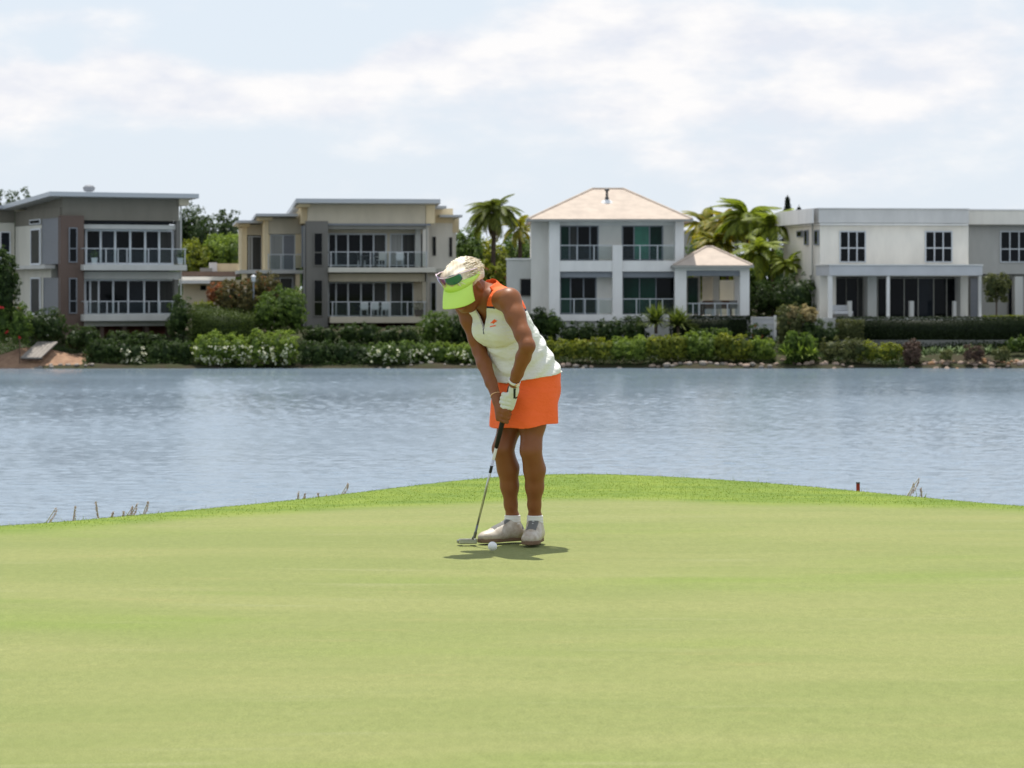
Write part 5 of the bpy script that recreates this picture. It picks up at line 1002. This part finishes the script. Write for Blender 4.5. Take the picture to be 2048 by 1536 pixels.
# ---- body: one continuous surface
lo = np.minimum.reduce([G(870, 505, -.4), G(870, 1100, -.4)]) ; hi = G(1150, 500, .45); lo[2] = -.02; lo[1] = YP - .42; hi[1] = YP + .42
v = Vol(lo, hi, .0056)
torso(v, -.017); headshape(v); v.cap(neck[0][0], neck[1][0], neck[0][1], neck[1][1], .035)
v.cap(S(.93), shL - Ud * .004, .050, .046, .04); v.cap(S(.93), shR, .050, .044, .04)
arms(v)
for hip, kn_, an, s_ in ((hipL, kneeL, anL, 1), (hipR, kneeR, anR, -1)):
    v.chain([(hip, .080), (hip + (kn_ - hip) * .45, .064), (kn_ - (kn_ - hip) * .12, .047), (kn_, .0460)], .02)
    bk = -Fd * .014; cm = kn_ + (an - kn_) * .28 + bk
    v.chain([(kn_, .0460), (kn_ + (an - kn_) * .14 + bk * .5, .0450), (cm, .0500), (kn_ + (an - kn_) * .55 + bk * .6, .0415), (kn_ + (an - kn_) * .82, .0295), (an, .0275)], .02)
    v.ell(kn_ + Fd * .030, (.022, .026, .032), [Fd, Ld, Zu], .02); v.cap(an, an - Zu * .07, .033, .036, .015)
hand(v, wrR, .072, +1)
v.cap(wrL, wrL + (ring(.0, .5, .03) - wrL) * .8, .022, .020, .01)
V, Q = v.mesh('body'); V = smooth_mesh(V, Q, 7)
m_skin = mat('tanned_skin', (.250, .088, .031), .45, .36, noise=(9, .5), col2=(.190, .064, .022), bump=(220, .12, .002))
_p = m_skin.node_tree.nodes['Principled BSDF']; _p.inputs['Subsurface Weight'].default_value = .03; _p.inputs['Subsurface Radius'].default_value = (.012, .005, .003)
wom = empty('person', (float(G(1045, 1085, .1)[0]), YP + .12, 0), 0, 'woman in a lime visor, white sleeveless top and orange skirt bending over her putter', 'person')
def part(name, V, Q, m, smooth=True, F3=None, parent=None, matidx=None):
    me = np_mesh(name, np.asarray(V) - np.array(wom.location), Q, F3, matidx); o = link(name, me, m, parent or wom, smooth); return o
def part_sub(name, V, Q, m, parent, **k): return part(name, V, Q, m, parent=parent, **k)
body = part('body', V, Q, m_skin)
# lips, brows, eyes as tiny parts of the face
me_m = mat('lip', (.36, .10, .08), .45, .4); m_eye = mat('eye_white', (.6, .58, .55), .2, .5); m_iris = mat('iris', (.03, .04, .03), .1, .5)
def blobpart(name, c, r, ax, m, parent=None):
    v_ = ICV2 * np.array(r); W_ = np.asarray(c) + v_ @ np.array(ax); return part(name, W_, None, m, F3=ICF2, parent=parent)
for s_ in (-1, 1):
    e_ = blobpart('eye', H_(.0715, .033 * s_, -.022), (.0115, .0125, .0085), HAx, m_eye); blobpart('iris', H_(.0815, .033 * s_, -.024), (.003, .0055, .0055), HAx, m_iris, e_)
    mb = MB(); mb.tube([tuple(H_(.085, .018 * s_, -.002) - np.array(wom.location)), tuple(H_(.083, .034 * s_, .003) - np.array(wom.location)), tuple(H_(.070, .052 * s_, -.003) - np.array(wom.location))], [.002, .003, .0015], 6); mb.build('eyebrow', mat('brow_hair', (.30, .22, .12), .8, .2), wom)
blobpart('lips', H_(.0905, 0, -.077), (.0085, .023, .0085), HAx, me_m)

# ---- shirt: shell round the torso with arm holes, V neck and hem cut out
hemA, hemB = G(990, 768, .0), G(1117, 739, .25); hemn = nz(np.cross(hemB - hemA, Ld)); hemn = hemn if hemn[2] > 0 else -hemn
v = Vol(G(900, 540, 0) * [1, 0, 1] * 0 + [G(905, 0, 0)[0], YP - .36, G(0, 800, 0)[2]], [G(1145, 0, 0)[0], YP + .42, G(0, 535, 0)[2]], .0045)
torso(v, .006); v.cap(S(.93), shL - Lt * .006, .056, .054, .04); v.cap(S(.93), shR + Lt * .006, .056, .052, .04)
# soft cloth: hangs straight from bust to waist and flares over the skirt
v.ell(S(.28) - Ft * .040, (.100, .140, .16), TA, k=.05); v.ell(S(.10) - Ft * .004, (.132, .168, .13), TA, k=.05); v.ell(S(-.02) - Fd * .008, (.143, .178, .11), [Fd, Ld, Zu], k=.05)
# collar: short stand round the neck
v.cap(S(.95) - Ft * .010, S(1.045) - Ft * .006, .066, .063, .02)
P = v.pts(); rel = P - pel; qu = rel @ Ud / np.linalg.norm(nb - pel); ql = rel @ Lt; qf = rel @ Ft
v.F += (.0050 * np.sin(qu * 46 + 3 * np.sin(ql * 14) + qf * 18) * np.clip((.62 - qu) * 3, 0, 1) + .0055 * np.sin((ql * 36 + qf * 22) + 2 * np.sin(qu * 9)) * np.clip((.5 - qu) * 2, 0, 1)).astype(np.float32)
crease = np.exp(-((qu - (.50 + .25 * np.abs(ql - .02))) / .018) ** 2) * (qf > 0); v.F += (.008 * crease).astype(np.float32)
outer = v.F.copy(); shell = np.maximum(outer, -(outer + .0105))
hp = (P - hemA) @ hemn; hp = hp + .006 * np.sin(ql * 30); shell = np.maximum(shell, -hp)
def capd(a, b, r1, r2):
    ba = b - a; L = ba @ ba; t = np.clip((P - a) @ ba / L, 0, 1); return np.linalg.norm(P - a - t[..., None] * ba, axis=-1) - (r1 + (r2 - r1) * t)
armhole = np.minimum(capd(shL + Lt * .016, elL, .058, .05), capd(shR - Lt * .016, elR, .056, .05)); shell = np.maximum(shell, -armhole)
shell = np.maximum(shell, -capd(S(.97) - Ft * .01, S(1.2) - Ft * .0, .0555, .058))                     # neck tube stays open
vv = np.abs(ql - .004) - (.004 + .060 * np.clip((qu - .735) / .27, 0, 2)); vcut = np.maximum(np.maximum(vv, -(qf - .015)), .735 - qu); shell = np.maximum(shell, -vcut)
v.F = shell.astype(np.float32); V, Q = v.mesh('shirt'); V = smooth_mesh(V, Q, 1)
c = V[Q].mean(1) - pel; cu = c @ Ud / np.linalg.norm(nb - pel); cl_ = c @ Lt; cf = c @ Ft
bd = cu - (.845 + .10 * np.clip(cf / .08, -1, 1)) ; mi = np.where(bd > .012, 1, np.where(bd > -.012, 2, 0))
m_shirt = mat('white_knit', (.80, .80, .76), .85, .2, noise=(300, .12), bump=(13, .9, .016), stretch=(1, 1, 2.2)); m_orange = mat('bright_orange_knit', (1.0, .16, .040), .75, .25, noise=(40, .25), col2=(.97, .14, .034), bump=(11, .8, .016), stretch=(1, 1, 2.0)); m_navy = mat('navy_piping', (.03, .03, .06), .7, .2)
shirt = part('shirt', V, Q, [m_shirt, m_orange, m_navy], matidx=mi); shirt['label'] = 'white sleeveless golf top with orange shoulder yoke and half zip'
# zip and chest emblem follow the cloth: read the outer cloth surface
def surf(l, u):
    """point on the front of the shirt at torso coordinates l, u"""
    p0 = S(u) + Lt * l
    for k in range(240):
        p = p0 + Ft * (.24 - k * .001); i = np.floor((p - v.lo) / v.h).astype(int)
        if (i < 0).any() or (i >= v.n - 1).any(): continue
        if outer[tuple(i)] < .0: return p
    return p0 + Ft * .11
zp = [surf(.004, t) + Ft * .004 for t in np.linspace(.735, .69, 5)]; mb = MB(); mb.tube([tuple(p - np.array(wom.location)) for p in zp], .0028, 6); mb.build('zip', m_navy, wom)
q0 = surf(.004, .735) - np.array(wom.location) + Ft * .004; MB().tube([tuple(q0), tuple(q0 - Ud * .018 + Ft * .003)], [.003, .004], 6).build('zip_pull', m_darkmet, wom)
for s_ in (-1, 1):    # open placket edges
    pp = [surf(.004 + s_ * (.006 + .060 * (t - .735) / .27), t) + Ft * .002 for t in np.linspace(.738, .90, 8)]; MB().tube([tuple(p - np.array(wom.location)) for p in pp], .0024, 6).build('placket_edge', m_navy if s_ > 0 else m_shirt, wom)
def emblem(name, outline, cl0, cu0, sc, m):
    V = []; n = len(outline)
    for x, y in outline: V.append(surf(cl0 + x * sc, cu0 + y * sc / np.linalg.norm(nb - pel)) + Ft * .007)
    V = np.array(V); me = bpy.data.meshes.new(name); me.from_pydata([tuple(p - np.array(wom.location)) for p in V], [], [tuple(range(n))]); return link(name, me, m, shirt)
EM = [(-1.0, .05), (-.55, .28), (-.1, .62), (.35, .70), (.55, .35), (1.0, .22), (.7, .02), (.35, -.05), (.15, -.35), (-.02, -.05), (-.45, -.02)]
emblem('chest_emblem', EM, .082, .790, .017, m_orange); emblem('emblem_lettering', [(-.9, -.62), (.9, -.62), (.9, -.86), (-.9, -.86)], .082, .790, .017, m_orange)

# ---- skirt
v = Vol([G(940, 0, 0)[0], YP - .3, .46], [G(1150, 0, 0)[0], YP + .45, .92], .0045); P = v.pts()
cz = np.clip((P[..., 2] - .555) / .30, 0, 1); cxy = (G(1048, 845, .13) * (1 - cz)[..., None] + G(1052, 760, .14) * cz[..., None]); q = P - cxy; qa = q @ Fd; qb = q @ Ld
th = np.arctan2(qb, qa); ra = .152 - .008 * cz + .004 * np.sin(th * 3 + 1) * (1 - cz); rb = .176 - .006 * cz
e_ = np.sqrt((qa / ra) ** 2 + (qb / rb) ** 2); d = (e_ - 1) * np.minimum(ra, rb)
bt = np.linalg.norm((P - G(1066, 765, .18)) / np.array([.128, .136, .12]), axis=-1); d2 = (bt - 1) * .128; hh = np.clip(.05 - np.abs(d - d2), 0, None) / .05; d = np.minimum(d, d2) - hh * hh * .05 * .25
d += .0065 * np.sin((P[..., 2] - .25 * qa) * 52 + 2.2 * np.sin(th * 2)) * np.clip((P[..., 2] - .60) * 7, 0, 1) * (.6 + .4 * np.sin(th * 2.3)) + .0055 * np.sin(th * 7 + P[..., 2] * 6) * np.clip((.74 - P[..., 2]) * 6, 0, 1)
d = np.maximum(d, -(d + .009)); hemz = G(0, 851, 0)[2] + (-qa) * .105 + .004 * np.sin(th * 5); d = np.maximum(d, hemz - P[..., 2]); d = np.maximum(d, (P - hemA) @ hemn - .02)
v.F = d.astype(np.float32); V, Q = v.mesh('skirt'); V = smooth_mesh(V, Q, 1); skirt = part('skirt', V, Q, m_orange); skirt['label'] = 'short bright orange skirt'

# ---- glove (left hand) and its black strap, watch, bracelet
m_glove = mat('white_leather_glove', (.66, .68, .62), .6, .3, bump=(60, .3, .003)); m_black = mat('black_rubber', (.018, .018, .018), .6, .3, noise=(120, .4)); m_gold = mat('rose_gold', (.75, .45, .25), .25, .5, metal=1)
v = Vol(wrL + [-.09, -.09, -.17], wrL + [.09, .09, .03], .0026); hand(v, wrL + (ring(.0, .4, .03) - wrL) * .25, .006, -1, .0018); V, Q = v.mesh('glove'); V = smooth_mesh(V, Q, 1)
c = V[Q].mean(1); glove = part('glove', V, Q, [m_glove, m_black]); glove['label'] = 'white golf glove with black back panel'
wpal = wrL + (ring(.01, .5, .03) - wrL) * .62; cam_d = np.array([0, -1., 0]); hx = nz(np.cross(nz(ring(.03, .5, .03) - wrL), cam_d)); hx = hx if hx[0] > 0 else -hx; hy = nz(ring(.03, .5, .03) - wrL)
gm = [0] * len(Q); rel = c - wpal; a_ = rel @ hx; b_ = rel @ hy; gm = ((a_ > -.004) & (a_ < .007) & (b_ > -.028) & (b_ < .026)) | ((a_ > .006) & (b_ > .020) & (b_ < .030)) ; glove.data.polygons.foreach_set('material_index', gm.astype(np.int32))
def band(name, c, axis, r, wd, th_, m, parent=wom, arc=(0, 6.2832), n=28):
    axis = nz(axis); a = nz(np.cross(axis, [0, 0, 1.])); b = np.cross(axis, a); V = []; F = []; N_ = n; full = arc[1] - arc[0] > 6.28
    for i in range(N_ + (0 if full else 1)):
        g = arc[0] + (arc[1] - arc[0]) * i / N_
        for rr, ww in ((r, -wd / 2), (r + th_, -wd / 2 * .8), (r + th_, wd / 2 * .8), (r, wd / 2)): V.append(c + (a * math.cos(g) + b * math.sin(g)) * rr + axis * ww)
    k = N_ if full else N_
    for i in range(k):
        j = (i + 1) % N_ if full else i + 1
        for s_ in range(4): F.append((i * 4 + s_, i * 4 + (s_ + 1) % 4, j * 4 + (s_ + 1) % 4, j * 4 + s_))
    return part(name, np.array(V), np.array(F), m, parent=parent)
fa = nz(wrL - elL); wc = wrL - fa * .008
wt = band('watch', wc, fa, .0245, .014, .004, m_whitep); cdir = nz(np.array([.55, -.8, -.05])); cdir = nz(cdir - fa * (cdir @ fa)); k_ = np.cross(fa, cdir)
blobpart('watch_case', wc + cdir * .028, (.006, .014, .014), [cdir, k_, fa], m_gold, wt); blobpart('watch_dial', wc + cdir * .0325, (.003, .010, .010), [cdir, k_, fa], m_whitep, wt)
band('bracelet', wrR - nz(wrR - elR) * .004, nz(wrR - elR), .0235, .005, .003, m_gold)

# ---- hair: volume plus strands
m_hair = bpy.data.materials.new('blonde_hair'); m_hair.use_nodes = True; _nt = m_hair.node_tree; _p = _nt.nodes['Principled BSDF']; _p.inputs['Roughness'].default_value = .5; _p.inputs['Specular IOR Level'].default_value = .4
_a = N(_nt, 'ShaderNodeAttribute', attribute_name='rnd'); _c = N(_nt, 'ShaderNodeValToRGB'); LK(_nt, _a.outputs['Fac'], _c.inputs[0]); _c.color_ramp.elements[0].color = (.40, .29, .17, 1); _c.color_ramp.elements[1].color = (.93, .84, .68, 1); _c.color_ramp.elements[1].position = .7; LK(_nt, _c.outputs[0], _p.inputs['Base Color'])
v = Vol(hc - .17, hc + .17, .004); v.ell(H_(-.014, 0, .026), (.104, .084, .088), HAx, .02); v.ell(H_(-.060, 0, .010), (.062, .072, .075), HAx, .03); v.ell(H_(.045, .0, .060), (.050, .066, .045), HAx, .03)
P = v.pts(); rel = P - hc; uu = rel @ hu; ff = rel @ hf; ll = rel @ hl; v.F += (.003 * np.sin(ff * 60 + ll * 50) * np.sin(ll * 70 - uu * 40)).astype(np.float32)
cut = np.minimum(uu - (-.005 - .45 * np.clip(-ff - .03, 0, .1)), 1); v.F = np.maximum(v.F, -cut).astype(np.float32); V, Q = v.mesh('hair'); V = smooth_mesh(V, Q, 2)
hair = part('hair', V, Q, m_hair); hair['label'] = 'short tousled blonde hair'; set_attr(hair.data, 'rnd', np.clip(.42 + .42 * pnoise((V - hc) @ np.array(HAx).T * [1, 3.2, 1.5], 42, 4), 0, 1))
ns = 3600; d = rng.normal(0, 1, (ns, 3)); d /= np.linalg.norm(d, axis=1)[:, None]; d = d[d[:, 2] > .26 + .10 * d[:, 0]]; ns = len(d)
root = H_(-.016, 0, .024) + (d * np.array([.104, .083, .086])) @ np.array(HAx); outw = d @ np.array(HAx); flow = (np.stack([-.55 - .2 * d[:, 0], .75 * d[:, 1], -.15 - .4 * (d[:, 2] < .3)], 1) + rng.normal(0, .13, (ns, 3))) @ np.array(HAx)
fr_ = d[:, 0] > .75; flow[fr_] = (np.stack([.5 + 0 * d[fr_, 0], .6 * d[fr_, 1] + .35, -.55 + 0 * d[fr_, 0]], 1) + rng.normal(0, .35, (fr_.sum(), 3))) @ np.array(HAx)
L = rng.uniform(.022, .042, ns)[:, None]; lift = rng.uniform(.0005, .0045, ns)[:, None]; pv = []
for t in (0, .35, .7, 1.0): p = root + flow * L * t + outw * (lift * math.sin(t * 2.6) * 1.3 - .010 * t * t); pv.append(p)
sd_ = np.cross(flow, outw); sd_ /= np.linalg.norm(sd_, axis=1)[:, None] + 1e-9; wv = np.array([.0022, .0024, .0018, .0004]); V = np.concatenate([np.stack([p + sd_ * w_, p - sd_ * w_, p + outw * w_ * .9], 1)[:, None] for p, w_ in zip(pv, wv)], 1).reshape(-1, 3)
F = []; b0 = np.arange(ns) * 12
for k in range(3):
    for j in range(3): F.append(np.stack([b0 + k * 3 + j, b0 + k * 3 + (j + 1) % 3, b0 + k * 3 + 3 + (j + 1) % 3, b0 + k * 3 + 3 + j], 1))
st = part('hair_strands', V, np.concatenate(F), m_hair, parent=hair); st['kind'] = 'stuff'; set_attr(st.data, 'rnd', np.repeat(np.clip(rng.normal(.58, .30, ns), 0, 1), 12))

# ---- visor: band round the head and a curved brim
m_lime = mat('lime_fabric', (.64, .90, .20), .7, .2, noise=(30, .2), col2=(.58, .83, .16), bump=(200, .15, .001)); m_limed = mat('lime_underside', (.30, .62, .08), .8, .2)
def vis(a, f_r, l_r, u, grow=0.0): return H_(-.010 + (f_r + grow) * math.cos(a), (l_r + grow) * math.sin(a), u)
V = []; F = []; n = 56
for i in range(n + 1):
    a = -math.pi * .86 + 2 * math.pi * .86 * i / n; fr = max(0, math.cos(a)); up = .014 + .032 * fr; dn = -.006 + .004 * (1 - fr)
    for g, u in ((.004, dn), (.0075, dn), (.0065 - .003 * fr, up), (.003 - .003 * fr, up)): V.append(vis(a, .104, .083, u + .022, g))
for i in range(n):
    for s_ in range(4): F.append((i * 4 + s_, i * 4 + (s_ + 1) % 4, i * 4 + 4 + (s_ + 1) % 4, i * 4 + 4 + s_))
F += [(0, 1, 2, 3), (n * 4 + 3, n * 4 + 2, n * 4 + 1, n * 4)]
visor = part('visor', np.array(V), np.array(F), m_lime); visor['label'] = 'lime green sun visor'
V = []; F = []; na, nr_ = 36, 12
for top in (0, 1):
    for j in range(nr_ + 1):
        t = j / nr_
        for i in range(na + 1):
            a = (-1 + 2 * i / na) * R(70); s_ = math.sin(a); base = vis(a, .104, .083, .018, .005)
            ext = .078 * (math.cos(a * .93) ** .55) * t; dirv = hf * (.86) + hl * (s_ * .10) - hu * .34; p = base + dirv * ext - hu * (.020 * t * t * (1 + 1.2 * s_ * s_)) - hu * (.016 * s_ * s_ * t); V.append(p + hu * (.0016 if top else -.0016))
W_ = na + 1; off_ = (nr_ + 1) * W_
for j in range(nr_):
    for i in range(na):
        q = j * W_ + i; F.append((q, q + 1, q + W_ + 1, q + W_)); F.append((off_ + q, off_ + q + W_, off_ + q + W_ + 1, off_ + q + 1))
for i in range(na): q = nr_ * W_ + i; F.append((q, q + 1, off_ + q + 1, off_ + q))
for j in range(nr_):
    for e in (0, na): q = j * W_ + e; F.append((q, q + W_, off_ + q + W_, off_ + q))
part('brim', np.array(V), np.array(F), m_lime, parent=visor)
# sunglasses pushed up on the hair above the visor
m_lensg = mat('mirror_lens', (.012, .12, .10), .10, .5, metal=.35, coat=1); nt_ = m_lensg.node_tree; _p = nt_.nodes['Principled BSDF']; lw = N(nt_, 'ShaderNodeLayerWeight'); lw.inputs[0].default_value = .35; rp_ = N(nt_, 'ShaderNodeValToRGB'); LK(nt_, lw.outputs['Facing'], rp_.inputs[0]); e = rp_.color_ramp.elements; e[0].position = .12; e[0].color = (.01, .16, .10, 1); e[1].position = .75; e[1].color = (.22, .03, .28, 1); x = e.new(.42); x.color = (.01, .09, .22, 1); LK(nt_, rp_.outputs[0], _p.inputs['Base Color'])
m_lensp = mat('purple_mirror_lens', (.20, .03, .22), .12, .5, metal=.35, coat=1)
gl = empty('sunglasses', (0, 0, 0)); gl.parent = wom
def lens(a0, a1, name):
    V = []; F = []; na, nu = 12, 6
    for g in (.0, .0022):
        for j in range(nu + 1):
            for i in range(na + 1):
                t = i / na; a = a0 + (a1 - a0) * t; hgt = .025 * (math.sin(math.pi * (.10 + .82 * (t if a0 >= 0 else 1 - t))) ** .45); V.append(vis(a, .116, .096, .082 + (j / nu - .5) * 2 * hgt - .002, g - .008 * abs(j / nu - .5)))
    W_ = na + 1; of = (nu + 1) * W_
    for j in range(nu):
        for i in range(na): q = j * W_ + i; F += [(q, q + W_, q + W_ + 1, q + 1), (of + q, of + q + 1, of + q + W_ + 1, of + q + W_)]
    for i in range(na): q = nu * W_ + i; F += [(i, i + 1, of + i + 1, of + i), (q, of + q, of + q + 1, q + 1)]
    for j in range(nu): q = j * W_; F += [(q, of + q, of + q + W_, q + W_), (q + na, q + na + W_, of + q + na + W_, of + q + na)]
    return part(name, np.array(V), np.array(F), m_lensg, parent=gl)
lens(R(3), R(50), 'lens'); lens(R(-3), R(-50), 'lens').data.materials[0] = m_lensp; m_frame = mat('pale_pink_frame', (.70, .55, .62), .3, .5)
for pts_ in ([vis(R(a), .113, .095, .100) for a in range(-52, 53, 6)], [vis(R(52), .113, .095, .095), vis(R(75), .110, .094, .080), vis(R(100), .104, .090, .060), vis(R(125), .104, .088, .045)], [vis(R(-52), .113, .095, .095), vis(R(-75), .110, .094, .080), vis(R(-100), .104, .090, .060), vis(R(-125), .104, .088, .045)]):
    mb = MB(); mb.tube([tuple(p - np.array(wom.location)) for p in pts_], .0028, 6); mb.build('frame' if len(pts_) > 5 else 'temple_arm', m_frame, gl)

# ---- socks and shoes
m_sock = mat('white_sock', (.74, .73, .70), .9, .1, bump=(200, .3, .002)); m_shoe = mat('white_shoe_leather', (.60, .55, .47), .45, .4, noise=(26, .9), col2=(.34, .26, .18)); m_sole = mat('tan_sole', (.22, .14, .09), .8, .2, noise=(20, .5)); m_pad = mat('grey_shoe_panel', (.15, .15, .14), .7, .3); m_lace = mat('lace', (.72, .72, .70), .8, .2)
for an, name in ((anL, 'sock'), (anR, 'sock')):
    v = Vol(an - [.08, .08, .10], an + [.08, .08, .05], .0032); v.cap(an + Zu * .004, an - Zu * .07, .0375, .042, .0); v.F = np.maximum(v.F, -( .018 - (v.pts()[..., 2] - an[2]))).astype(np.float32) if False else np.maximum(v.F, (v.pts()[..., 2] - an[2]) - .010).astype(np.float32)
    v.F += (.0012 * np.sin((v.pts()[..., 2]) * 500)).astype(np.float32); V, Q = v.mesh('sock'); part('sock', V, Q, m_sock)
def shoe(an, toe, name):
    """toe = ground point under the tip"""
    hd = toe - an; hd[2] = 0; L_ = np.linalg.norm(hd); hd = hd / L_; sd = np.cross(Zu, hd); heel = np.array([an[0], an[1], 0]) - hd * .058; T = lambda t, s_, z: heel + hd * t + sd * s_ + Zu * z; LL = L_ + .058
    v = Vol(np.minimum(heel, toe) - [.08, .08, .01], np.maximum(heel, toe) + [.08, .08, .16], .0032)
    v.ell(T(.045, 0, .042), (.046, .037, .036), [hd, sd, Zu], .01); v.cap(T(.045, 0, .050), T(.055, 0, .088), .038, .036, .03); v.ell(T(.11, .003, .046), (.065, .036, .034), [hd, sd, Zu], .03)
    v.cap(T(.075, 0, .078), T(LL - .10, 0, .046), .030, .030, .03); v.ell(T(LL - .075, .003, .030), (.074, .042, .028), [hd, sd, Zu], .03); v.ell(T(LL - .045, 0, .028), (.045, .036, .024), [hd, sd, Zu], .02)
    P = v.pts(); v.F = np.maximum(v.F, .016 - P[..., 2]); hole = np.linalg.norm(((P - T(.052, 0, .118)) @ np.array([hd, sd, Zu]).T) / np.array([.046, .030, .032]), axis=-1) - 1; v.F = np.maximum(v.F, -hole * .03).astype(np.float32)
    V, Q = v.mesh('shoe'); V = smooth_mesh(V, Q, 1); c = V[Q].mean(1) - heel; t_ = c @ hd; s2 = c @ sd; z_ = c[:, 2]
    tong = (t_ > .085) & (t_ < LL - .068) & (np.abs(s2) < .024) & (z_ > .040); back = (t_ < .03) & (z_ > .06); mi = np.where(tong | back, 1, 0)
    sh_ = part('shoe', V, Q, [m_shoe, m_pad], matidx=mi)
    # sole: outline a little proud, with spikes under it
    v = Vol(np.minimum(heel, toe) - [.08, .08, .01], np.maximum(heel, toe) + [.08, .08, .06], .0032); P = v.pts(); r3 = (P - heel) @ np.array([hd, sd, Zu]).T; t = r3[..., 0] / LL; wd = np.interp(t, [0, .08, .3, .45, .7, .88, 1.0], [.020, .034, .033, .032, .045, .041, .018]); d_ = np.maximum(np.maximum(np.abs(r3[..., 1] - .003) - wd, np.maximum(-r3[..., 0] - .004, r3[..., 0] - LL - .004)), np.abs(r3[..., 2] - .0125) - .0095 )
    v.F = d_.astype(np.float32); V, Q = v.mesh('sole'); V = smooth_mesh(V, Q, 2); part('sole', V, Q, m_sole, parent=sh_)
    for k in range(4):
        tt = .095 + k * (LL - .19) / 3.2; z = .088 - k * .0095; pp = [T(tt, -.024, z), T(tt + .006, 0, z + .010), T(tt, .024, z)]; MB().tube([tuple(p + Zu * .006 - np.array(wom.location)) for p in pp], .0028, 5).build('lace', m_lace, sh_)
    return sh_
gp = lambda px, d: np.array([(px - 1024) * (YP + d) / FPX, YP + d, 0])
shoe(anR.copy(), gp(959, .09), 'shoe'); shoe(anL.copy(), gp(1056, -.035), 'shoe')

# ---- putter and ball: things of their own
pr = empty('putter', (float(shaftB[0]), float(shaftB[1]), 0), 0, 'steel putter with a black grip held in both hands, its head behind the ball', 'putter'); o0 = np.array(pr.location)
m_steel = mat('brushed_steel', (.55, .56, .58), .22, .5, metal=1, noise=(60, .3)); m_dsteel = mat('dark_steel', (.16, .16, .17), .3, .5, metal=.9)
T_ = lambda a, b: [tuple(p - o0) for p in (a, b)]
gt = shaftT - sa * .035; ge = shaftT + sa * .265; MB().tube([tuple(gt - o0), tuple(gt + sa * .01 - o0), tuple(shaftT + sa * .10 - o0), tuple(ge - o0)], [.011, .0148, .0135, .0095], 14).build('grip', m_black, pr, smooth=True)
sh2 = MB(); sh2.tube([tuple(ge - o0), tuple(shaftB - sa * .06 - o0)], [.0062, .0052], 12); shf = sh2.build('shaft', m_steel, pr, smooth=True)
for a, b, m in ((.29, .345, m_whitep), (.375, .41, m_black), (.70, .73, m_dsteel)): MB().tube(T_(shaftT + sa * (a - .02), shaftT + sa * (b - .02)), .0072, 12).build('shaft_band', m, shf)
hd_c = np.array([(936 - 1024) * (YP + .03) / FPX, YP + .03, 0]); hosel = [shaftB - sa * .06, shaftB - sa * .01, hd_c + [.022, 0, .030], hd_c + [.020, 0, .016]]; MB().tube([tuple(p - o0) for p in hosel], [.0055, .0052, .0050, .0055], 10).build('hosel', m_dsteel, pr, smooth=True)
fx = nz(np.array([1., .18, 0])); fy = np.array([-fx[1], fx[0], 0]); hv = []
def hbox(mb, a0, a1, b0, b1, z0, z1): vs = [hd_c + fx * a + fy * b + Zu * z - o0 for z in (z0, z1) for a, b in ((a0, b0), (a1, b0), (a1, b1), (a0, b1))]; mb.add([tuple(x) for x in vs], [(0, 3, 2, 1), (4, 5, 6, 7), (0, 1, 5, 4), (1, 2, 6, 5), (2, 3, 7, 6), (3, 0, 4, 7)])
mb = MB(); hbox(mb, -.044, .042, -.009, .006, .004, .028); mb.build('face_blade', m_steel, pr, bevel=.003)
mb = MB(); hbox(mb, -.046, -.018, .007, .050, .004, .020); mb.build('heel_wing', m_dsteel, pr, bevel=.003)
mb = MB(); hbox(mb, .016, .042, .007, .050, .004, .020); mb.build('toe_wing', m_dsteel, pr, bevel=.003)
mb = MB(); hbox(mb, -.017, .015, .007, .030, .004, .013); mb.build('alignment_bar', m_whitep, pr, bevel=.002)
bYd = ZC * FPX / (1102 - HOR); bl = Vector(((985 - 1024) * bYd / FPX, bYd, .0215)); mb = MB(); me = bpy.data.meshes.new('golf_ball'); bm = bmesh.new(); bmesh.ops.create_icosphere(bm, subdivisions=6, radius=.02135); bm.to_mesh(me); bm.free()
Vb = np.empty(len(me.vertices) * 3); me.vertices.foreach_get('co', Vb); Vb = Vb.reshape(-1, 3); nb_ = 320; i_ = np.arange(nb_) + .5; ph = np.arccos(1 - 2 * i_ / nb_); tt = math.pi * (1 + 5 ** .5) * i_; C = np.stack([np.cos(tt) * np.sin(ph), np.sin(tt) * np.sin(ph), np.cos(ph)], 1); dd = (Vb / .02135) @ C.T; mxd = dd.max(1); ang = np.arccos(np.clip(mxd, -1, 1)); Vb *= (1 - .016 * np.clip(1 - (ang / .092) ** 2, 0, 1))[:, None]; me.vertices.foreach_set('co', Vb.ravel().astype(np.float32))
ball = link('golf_ball', me, mat('ball_white', (.80, .80, .80), .35, .5), smooth=True); ball.location = bl; tag(ball, 'white dimpled golf ball lying on the green in front of her feet', 'golf ball')
